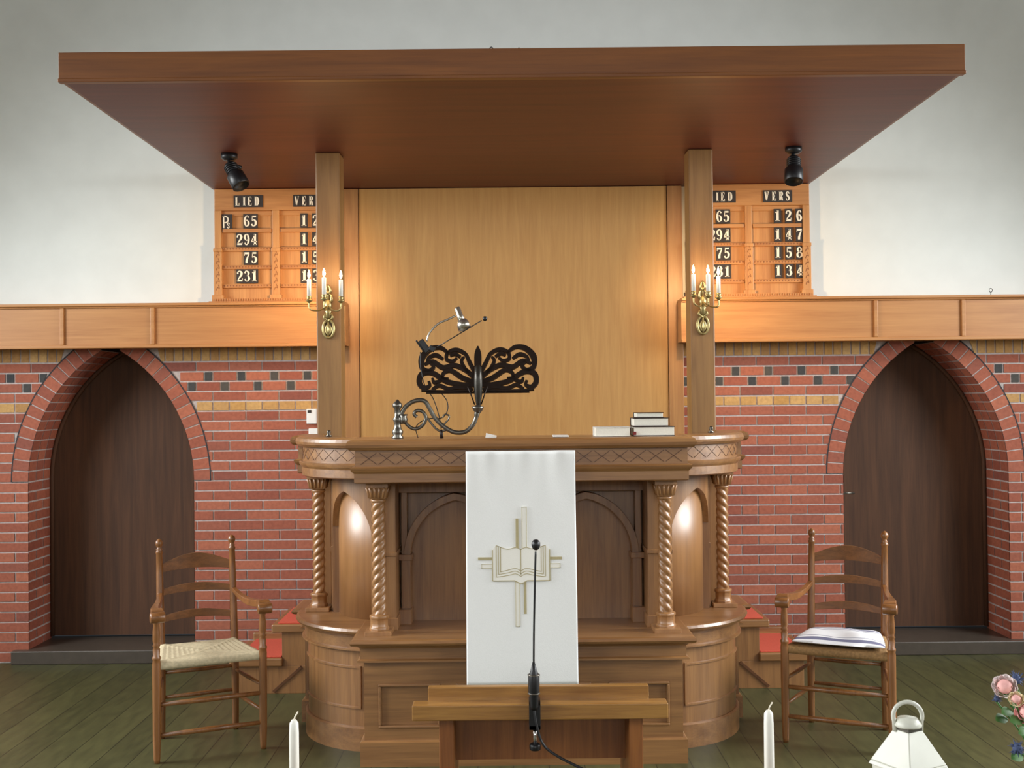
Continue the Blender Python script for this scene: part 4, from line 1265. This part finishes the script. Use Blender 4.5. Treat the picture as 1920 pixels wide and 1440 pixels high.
# ------------------------------------------------------------------ ladder-back armchairs
def armchair(loc, rot, label, rush, cushion=False):
    ch = thing('armchair', label, 'chair', (loc[0], loc[1], 0), 'ladder back armchairs', rot)
    W = Matrix.Translation((loc[0], loc[1], 0)) @ Matrix.Rotation(rot, 4, 'Z')
    fw, bw, fy, by = 0.242, 0.178, -0.19, 0.185
    lean = lambda z_: by + (0.085 * max(0, z_ - 0.30) / 0.67)

    def turned(pts_r, base, top, seg=12):
        return [tuple(Vector(base).lerp(Vector(top), t)) for t, r in pts_r], [r for t, r in pts_r]
    for sg in (-1, 1):                             # back posts with finials
        zz = [0, 0.02, 0.30, 0.44, 0.60, 0.80, 0.895, 0.90, 0.906, 0.912, 0.918, 0.924, 0.930, 0.938, 0.948, 0.958, 0.966, 0.970]
        rr = [0.012, 0.016, 0.019, 0.0195, 0.018, 0.0165, 0.015, 0.018, 0.018, 0.013, 0.016, 0.011, 0.012, 0.017, 0.019, 0.016, 0.009, 0.002]
        MB().tube([(sg * bw, lean(z_), z_) for z_ in zz], rr, 14, 0, W).build('back_post', M['chair'], ch)
        # front legs carried up to the arm
        zz = [0, 0.02, 0.10, 0.30, 0.455, 0.47, 0.476, 0.484, 0.49, 0.52, 0.53, 0.536, 0.545, 0.56, 0.60, 0.632, 0.64, 0.648, 0.66, 0.69]
        rr = [0.012, 0.015, 0.018, 0.019, 0.0195, 0.017, 0.020, 0.020, 0.015, 0.017, 0.013, 0.018, 0.013, 0.017, 0.0165, 0.013, 0.017, 0.013, 0.012, 0.011]
        MB().tube([(sg * fw, fy, z_) for z_ in zz], rr, 14, 0, W).build('front_leg', M['chair'], ch)
        # arm: thin curved board with a rolled end
        a = MB()
        cur = crom([(sg * bw, lean(0.68) - 0.005, 0.700), (sg * (bw + 0.02), by - 0.06, 0.676), (sg * (bw + 0.045), by - 0.16, 0.664), (sg * fw, fy + 0.06, 0.680), (sg * fw, fy - 0.02, 0.694), (sg * fw, fy - 0.055, 0.684)], 6)
        hs = [0.018 + 0.016 * min(1, i / 14) for i in range(len(cur))]
        vs, fs = [], []
        for i, (x_, y_, z_) in enumerate(cur):
            wv = 0.012 + 0.017 * (i / (len(cur) - 1)) ** 1.5
            for dx, dz in ((-wv, -hs[i] / 2), (wv, -hs[i] / 2), (wv, hs[i] / 2), (-wv, hs[i] / 2)):
                vs.append((x_ + dx, y_, z_ + dz))
        for i in range(len(cur) - 1):
            for k in range(4):
                q = (k + 1) % 4
                fs.append((4 * i + k, 4 * i + q, 4 * i + 4 + q, 4 * i + 4 + k))
        fs += [(0, 1, 2, 3), tuple(4 * len(cur) - 4 + k for k in (3, 2, 1, 0))]
        a.add(vs, fs, 0, False, W)
        xf = W @ Matrix.Translation((sg * fw, fy - 0.052, 0.674)) @ Matrix.Rotation(PI / 2, 4, 'Y')
        a.lathe([(0.0, -0.033), (0.022, -0.033), (0.025, -0.028), (0.025, 0.028), (0.022, 0.033), (0.0, 0.033)], (0, 0, 0), 18, 0, xf)
        a.build('armrest', M['chair_x'], ch, 0.003)
    for zc_, hh, arch_ in ((0.845, 0.085, 0.045), (0.715, 0.05, 0.018), (0.585, 0.05, 0.018)):   # three bowed slats
        sl = MB()
        vs, fs = [], []
        n = 16
        for i in range(n + 1):
            u = -1 + 2 * i / n
            x_ = u * (bw - 0.006)
            y_ = lean(zc_) + 0.03 * (1 - u * u)
            top = zc_ + hh / 2 - arch_ + arch_ * max(0.0, math.cos(u * PI / 2)) ** 1.1
            bot = zc_ - hh / 2 + 0.010 * (1 - u * u)
            vs += [(x_, y_ - 0.005, bot), (x_, y_ + 0.005, bot), (x_, y_ + 0.005, top), (x_, y_ - 0.005, top)]
        for i in range(n):
            for k in range(4):
                q = (k + 1) % 4
                fs.append((4 * i + k, 4 * i + q, 4 * i + 4 + q, 4 * i + 4 + k))
        fs += [(0, 1, 2, 3), tuple(4 * n + k for k in (3, 2, 1, 0))]
        sl.add(vs, fs, 0, False, W)
        sl.build('back_slat', M['chair_x'], ch, 0.002)
    bar_ = lambda p, q, r=0.010: MB().tube([p, tuple(Vector(p).lerp(Vector(q), 0.5)), q], [r * 0.8, r * 1.15, r * 0.8], 10, 0, W).build('stretcher', M['chair'], ch)
    for z_ in (0.125, 0.265):
        bar_((-fw, fy, z_), (fw, fy, z_), 0.012)
    for z_ in (0.20, 0.32):
        bar_((-bw, lean(z_), z_), (bw, lean(z_), z_))
        for sg in (-1, 1):
            bar_((sg * fw, fy, z_ - 0.02), (sg * bw, lean(z_), z_ - 0.02), 0.009)
    # rush seat: strands run parallel to the four edges
    n = 56
    vs, fs = [], []
    for j in range(n + 1):
        for i in range(n + 1):
            u, v = -1 + 2 * i / n, -1 + 2 * j / n
            hw_ = (fw + 0.012) + ((bw + 0.010) - (fw + 0.012)) * (v + 1) / 2
            m = max(abs(u), abs(v))
            edge_ = 1 - max(0, (m - 0.9) / 0.1) ** 2 * 1.0
            z_ = 0.442 + 0.020 * edge_ - 0.012 * (1 - m) + 0.0022 * math.sin(m * 60) + 0.004 * math.exp(-((abs(u) - abs(v)) / 0.08) ** 2)
            vs.append((u * hw_, fy - 0.008 + (by + 0.016 - fy) * (v + 1) / 2, z_))
    for j in range(n):
        for i in range(n):
            a = j * (n + 1) + i
            fs.append((a, a + 1, a + n + 2, a + n + 1))
    base = len(vs)
    vs2 = [(v[0] * 0.98, v[1] * 0.98, 0.424) for v in vs]
    per = [i for i in range(n + 1)] + [j * (n + 1) + n for j in range(1, n + 1)] + [n * (n + 1) + i for i in range(n - 1, -1, -1)] + [j * (n + 1) for j in range(n - 1, 0, -1)]
    low = [vs2[i] for i in per]
    vs += low
    for k in range(len(per)):
        q = (k + 1) % len(per)
        fs.append((per[k], base + k, base + q, per[q]))
    fs.append(tuple(base + k for k in range(len(per))))
    MB().add(vs, fs, 0, True, W).build('seat', M[rush], ch)
    if cushion:
        cu = MB()
        n = 40
        vs, fs, mi = [], [], []
        for top in (1, 0):
            for j in range(n + 1):
                for i in range(n + 1):
                    u, v = -1 + 2 * i / n, -1 + 2 * j / n
                    e = (1 - abs(u) ** 5) * (1 - abs(v) ** 5)
                    hw_ = 0.222 + (0.168 - 0.222) * (v + 1) / 2
                    puff = 0.022 * e ** 0.5 + 0.003 * math.sin(u * 6 + v * 3) * e - 0.008 * math.exp(-(u * u + v * v) / 0.1)
                    corner = 1 - 0.04 * (u * u * v * v)
                    vs.append((u * hw_ * corner, -0.01 + v * 0.175 * corner, 0.480 + (puff if top else -0.010 * e ** 0.5)))
        N = (n + 1) ** 2
        for top in (0, 1):
            for j in range(n):
                for i in range(n):
                    a = (0 if top == 0 else N) + j * (n + 1) + i
                    q = (a, a + 1, a + n + 2, a + n + 1)
                    v = (j + 0.5) / n
                    cu.f.append(q); cu.sm.append(True)
                    cu.mi.append(1 if (0.06 < v < 0.15 or 0.22 < v < 0.245 or 0.78 < v < 0.86 or 0.70 < v < 0.72) else 0)
        cu.v = [tuple(W @ Vector(p)) for p in vs]
        for k in range(n):
            for a, b_ in ((k, k + 1), (n * (n + 1) + k + 1, n * (n + 1) + k), ((k + 1) * (n + 1), k * (n + 1)), (k * (n + 1) + n, (k + 1) * (n + 1) + n)):
                cu.f.append((a, b_, b_ + N, a + N)); cu.sm.append(True); cu.mi.append(0)
        tag(cu.build('seat_cushion', [M['cushion_white'], M['cushion_blue']]), 'thin white cushion with blue stripes on the right armchair', 'cushion')
    return ch


armchair((-1.485, 5.30), math.radians(24), 'ladder back wooden armchair with bare pale rush seat left of the pulpit', 'rush')
armchair((1.60, 5.31), math.radians(-24), 'ladder back wooden armchair holding a striped cushion right of the pulpit', 'rush_dark', True)

# ------------------------------------------------------------------ low lectern in front with microphone
lx = lambda p, d=3.5: (p - 955) * d / F
lt = thing('lectern', 'low wooden lectern with plank front standing before the pulpit', 'lectern', (0.09, 3.65, 0))
MB().box(lx(767), lx(1246), 3.50, 3.56, 0.625, 0.675).build('front_plank', M['lectern_x'], lt, 0.004)
MB().box(lx(797, 3.55), lx(1210, 3.55), 3.555, 3.585, 0.665, 0.718).build('raised_plank', M['lectern_x'], lt, 0.003)
xf = Matrix.Translation((0.09, 3.585, 0.70)) @ Matrix.Rotation(-0.32, 4, 'X')
MB().box(-0.355, 0.355, 0.0, 0.32, -0.025, 0.0, 0, xf).build('sloped_desk', M['lectern_x'], lt, 0.003)
for a, e, sg in ((817, 845, -1), (1172, 1198, 1)):
    p0, p1 = lx(a, 3.53), lx(e, 3.53)
    MB().box(p0, p1, 3.53, 3.83, 0.06, 0.626).build('side_panel', M['lectern_z'], lt, 0.004)
    MB().box(p0 - 0.02, p1 + 0.02, 3.44, 3.90, 0.0, 0.062).build('foot', M['lectern_z'], lt, 0.005)
MB().box(lx(845, 3.53), lx(1172, 3.53), 3.66, 3.685, 0.45, 0.64).build('back_panel', M['lectern_z'], lt)

mx_ = lx(996)
mc = thing('lectern_microphone', 'black gooseneck microphone clamped to the low front lectern', 'microphone', (mx_, 3.49, 0.60))
mz = lambda q: 1.65 - (q - 747) / 588.0
my = 3.475
MB().tube(crom([(mx_ - 0.002, my, mz(1250)), (mx_ + 0.000, my, mz(1180)), (mx_ + 0.004, my, mz(1100)), (mx_ + 0.008, my, mz(1032))], 8), 0.0032, 8).build('gooseneck', M['black'], mc)
MB().lathe([(0.004, -0.016), (0.010, -0.012), (0.014, -0.002), (0.0135, 0.008), (0.008, 0.016), (0.001, 0.018)], (mx_ + 0.009, my, mz(1020)), 18).build('windshield', M['black'], mc)
MB().lathe([(0.010, 0.0), (0.014, 0.012), (0.015, 0.05), (0.018, 0.06), (0.018, 0.105), (0.010, 0.125), (0.004, 0.150)], (mx_ - 0.002, my, mz(1326)), 18).build('microphone_holder', M['black'], mc)
hb_ = MB()
for q in (0.05, 0.108):
    hb_.lathe([(0.015, 0), (0.0195, 0.001), (0.0195, 0.004), (0.015, 0.005)], (mx_ - 0.002, my, mz(1326) + q), 18)
hb_.build('collar', M['pewter'], mc)
MB().box(mx_ - 0.018, mx_ + 0.018, 3.478, 3.499, 0.600, 0.690).box(mx_ - 0.018, mx_ + 0.018, 3.478, 3.54, 0.600, 0.615).box(mx_ - 0.018, mx_ + 0.018, 3.478, 3.54, 0.6755, 0.690).build('clamp', M['black'], mc, 0.002)
MB().lathe([(0.006, 0), (0.006, 0.055)], (mx_, 3.49, 0.548), 12).build('clamp_screw', M['chrome'], mc)
MB().lathe([(0.015, 0), (0.018, 0.003), (0.018, 0.016), (0.015, 0.02)], (mx_, 3.49, 0.534), 16).build('clamp_knob', M['black'], mc)
cbl = MB().tube(crom([(mx_ - 0.002, my, mz(1326)), (mx_ + 0.004, my - 0.006, mz(1350)), (mx_ + 0.022, my - 0.01, mz(1385)), (mx_ + 0.06, my - 0.02, mz(1405)), (mx_ + 0.14, my - 0.05, mz(1425)), (mx_ + 0.22, my - 0.09, mz(1440)), (mx_ + 0.34, my - 0.15, 0.36), (mx_ + 0.42, my - 0.2, 0.10), (mx_ + 0.44, my - 0.25, 0.006), (mx_ + 0.7, my - 0.5, 0.006)], 7), 0.0042, 8)
cbl.build('microphone_cable', M['black'], mc)

# ------------------------------------------------------------------ table just below the frame that carries candles, lantern and flowers
tb = thing('side_table', 'long plain wooden table in the foreground carrying lantern and tapers', 'table', (0.3, 2.5, 0))
MB().box(-0.72, 1.40, 2.28, 2.72, 0.57, 0.60).build('tabletop', M['lectern_x'], tb, 0.004)
for a in (-0.66, 1.34):
    for e in (2.33, 2.67):
        MB().box(a - 0.025, a + 0.025, e - 0.025, e + 0.025, 0, 0.57).build('leg', M['lectern_z'], tb, 0.003)
for xx, side, hgt in ((-0.498, 'left', 0.925), (0.583, 'right', 0.935)):
    hd = MB().lathe([(0.04, 0), (0.042, 0.004), (0.02, 0.010), (0.012, 0.03), (0.018, 0.05), (0.018, 0.07), (0.012, 0.07), (0.012, 0.055), (0.0, 0.055)], (xx, 2.5, 0.60), 20)
    tag(hd.build('candle_holder', M['brass']), 'low brass holder under the %s foreground taper' % side, 'candle holder', 'taper holders')
    c = candle(xx, 2.5, 0.6555, 'tall unlit white taper in the foreground %s of the lectern' % side, 'unlit tapers', False, hgt - 0.6555, 0.0118)

ln = thing('lantern', 'white metal lantern with ring handle in the right foreground', 'lantern', (0.90, 2.5, 0.60))
LX = Matrix.Translation((0.90, 2.5, 0.60)) @ Matrix.Rotation(math.radians(28), 4, 'Z')


def frustum(mb, h0, h1, z0, z1, mat=0):
    mb.add([(-h0, -h0, z0), (h0, -h0, z0), (h0, h0, z0), (-h0, h0, z0), (-h1, -h1, z1), (h1, -h1, z1), (h1, h1, z1), (-h1, h1, z1)],
           [(0, 3, 2, 1), (4, 5, 6, 7), (0, 1, 5, 4), (1, 2, 6, 5), (2, 3, 7, 6), (3, 0, 4, 7)], mat, False, LX)


r_ = MB()
frustum(r_, 0.058, 0.022, 0.214, 0.288)
frustum(r_, 0.062, 0.058, 0.204, 0.214)
r_.build('roof', M['lantern'], ln, 0.002)
r_ = MB()
frustum(r_, 0.0226, 0.021, 0.276, 0.297)
r_.build('chimney', M['pewter'], ln)
MB().lathe([(0.030, 0.296), (0.031, 0.300), (0.022, 0.314), (0.0, 0.320)], (0, 0, 0), 22, 0, LX).build('cap', M['lantern'], ln)
hx = Matrix.Translation((0.90, 2.5, 0.60)) @ Matrix.Rotation(math.radians(-6), 4, 'Z')
pts = [(-0.029, 0, 0.284)] + [(0.032 * math.cos(a), 0, 0.318 + 0.032 * math.sin(a)) for a in [PI * (1.12 - 1.24 * i / 20) for i in range(21)]] + [(0.029, 0, 0.284)]
MB().tube(pts, 0.005, 10, 0, hx).build('handle', M['lantern'], ln)
bd = MB()
for a in (-1, 1):
    for e in (-1, 1):
        bd.box(min(a * 0.045, a * 0.055), max(a * 0.045, a * 0.055), min(e * 0.045, e * 0.055), max(e * 0.045, e * 0.055), 0.02, 0.205, 0, LX)
bd.box(-0.058, 0.058, -0.058, 0.058, 0.0, 0.02, 0, LX)
for z_ in (0.02, 0.192):
    bd.box(-0.045, 0.045, -0.055, -0.047, z_, z_ + 0.013, 0, LX).box(-0.045, 0.045, 0.047, 0.055, z_, z_ + 0.013, 0, LX)
    bd.box(-0.055, -0.047, -0.045, 0.045, z_, z_ + 0.013, 0, LX).box(0.047, 0.055, -0.045, 0.045, z_, z_ + 0.013, 0, LX)
bd.build('frame', M['lantern'], ln)
for k in range(4):
    xf = LX @ Matrix.Rotation(k * PI / 2, 4, 'Z')
    MB().box(-0.045, 0.045, -0.0525, -0.0505, 0.033, 0.192, 0, xf).build('glass_pane', M['glass'], ln)


# flowers at the right edge
def petal_ball(mb, c, r, seed):
    rnd = random.Random(seed)
    mb.lathe([(0.05 * r, -0.6 * r), (0.5 * r, -0.3 * r), (0.62 * r, 0.1 * r), (0.45 * r, 0.5 * r), (0.2 * r, 0.66 * r), (0.02 * r, 0.6 * r)], c, 14, 1, TIP(c))
    for ring, (n, tilt, size) in enumerate(((3, 0.15, 0.5), (4, 0.3, 0.62), (5, 0.45, 0.75), (6, 0.8, 0.95), (7, 1.15, 1.05))):
        for k in range(n):
            a = 2 * PI * k / n + ring * 0.6 + rnd.uniform(-.15, .15)
            vs, fs = [], []
            m = 6
            for j in range(m + 1):
                for i in range(m + 1):
                    u, v = -1 + 2 * i / m, j / m
                    wd = 0.62 * math.sin(PI * min(1, 0.18 + 0.72 * v)) * size
                    th = tilt * (0.35 + 0.9 * v) + 0.25 * max(0, v - .7)
                    rad = r * size * (0.25 + 0.75 * math.sin(th + 0.25)) * (1 - 0.12 * u * u)
                    aa = a + u * wd
                    vs.append((c[0] + rad * math.cos(aa), c[1] + rad * math.sin(aa), c[2] - r * 0.55 + r * 1.5 * v * size * math.cos(th * 0.75) - 0.1 * r * u * u))
            for j in range(m):
                for i in range(m):
                    q = j * (m + 1) + i
                    fs.append((q, q + 1, q + m + 2, q + m + 1))
            mb.add(vs, fs, 0, True, TIP(c))


def TIP(c):
    d = Vector((-0.35, -0.75, 0.45)).normalized()
    return Matrix.Translation(c) @ d.to_track_quat('Z', 'Y').to_matrix().to_4x4() @ Matrix.Translation((-c[0], -c[1], -c[2]))


VX = 1.215
vz = MB().lathe([(0.05, 0), (0.062, 0.03), (0.066, 0.08), (0.05, 0.14), (0.036, 0.17), (0.042, 0.185), (0.038, 0.185), (0.032, 0.17), (0.0, 0.165)], (VX, 2.5, 0.60), 24)
tag(vz.build('vase', M['lantern']), 'white vase below the pink roses at the right edge', 'vase')


def flower(kind, c, r, mat, label, seed):
    f = thing(kind, label, 'flower', (VX, 2.5, 0.77), 'flowers in the vase')
    m = MB()
    if kind == 'rose':
        petal_ball(m, c, r, seed)
        m.build('bloom', [M[mat], M['rose']], f)
    else:
        rnd = random.Random(seed)
        m.lathe([(r * 0.2, -r * 0.7), (r * 0.55, -r * 0.4), (r * 0.65, 0), (r * 0.45, r * 0.5), (r * 0.1, r * 0.75)], c, 14)
        for k in range(46):
            a, b_ = rnd.uniform(0, 2 * PI), rnd.uniform(-0.9, 1.2)
            d = Vector((math.cos(a) * math.cos(b_), math.sin(a) * math.cos(b_), math.sin(b_)))
            m.tube([tuple(Vector(c) + d * r * 0.4), tuple(Vector(c) + d * r * rnd.uniform(0.95, 1.35))], [r * 0.10, r * 0.02], 5)
        m.build('flower_head', M[mat], f)
    top = (c[0], c[1] + 0.01, c[2] - r * 0.4)
    MB().tube(crom([top, ((top[0] + VX) / 2 + 0.005, 2.5, (top[2] + 0.80) / 2 - 0.01), (VX + (seed % 5 - 2) * 0.006, 2.5 + (seed % 3 - 1) * 0.006, 0.772)], 6), 0.0022, 6).build('stem', M['leaf'], f)
    lf = MB()
    for q in (-1, 1):
        b0 = Vector(top).lerp(Vector((VX, 2.5, 0.78)), 0.35 + 0.1 * q)
        e = Vector((q * 0.7, -0.4, 0.25)).normalized()
        sd = e.cross(Vector((0, -0.6, 0.8))).normalized()
        L0 = 0.045
        vs, fs = [], []
        for i in range(9):
            t_ = i / 8
            wv = 0.014 * math.sin(PI * t_) ** 0.8
            p_ = b0 + e * L0 * t_ + Vector((0, 0, -0.012 * t_ * t_))
            vs += [tuple(p_ - sd * wv), tuple(p_ + Vector((0, 0, 0.002))), tuple(p_ + sd * wv)]
        for i in range(8):
            fs += [(3 * i, 3 * i + 1, 3 * i + 4, 3 * i + 3), (3 * i + 1, 3 * i + 2, 3 * i + 5, 3 * i + 4)]
        lf.add(vs, fs, 0, True)
    lf.build('leaves', M['leaf'], f)


flower('rose', (1.118, 2.49, 0.985), 0.027, 'rose_white', 'whitish pink rose at the upper left of the bouquet', 1)
flower('rose', (1.128, 2.455, 0.966), 0.017, 'rose_cream', 'small cream rose in front of the whitish pink rose', 2)
flower('rose', (1.160, 2.47, 0.932), 0.028, 'rose', 'full pink rose at the right picture edge', 3)
flower('thistle', (1.158, 2.52, 0.994), 0.017, 'thistle', 'blue thistle beside the uppermost rose', 4)
flower('thistle', (1.104, 2.50, 0.955), 0.010, 'thistle', 'small blue thistle below the whitish rose', 5)
flower('thistle', (1.136, 2.47, 0.852), 0.017, 'thistle', 'lowest dark blue thistle of the bouquet', 6)
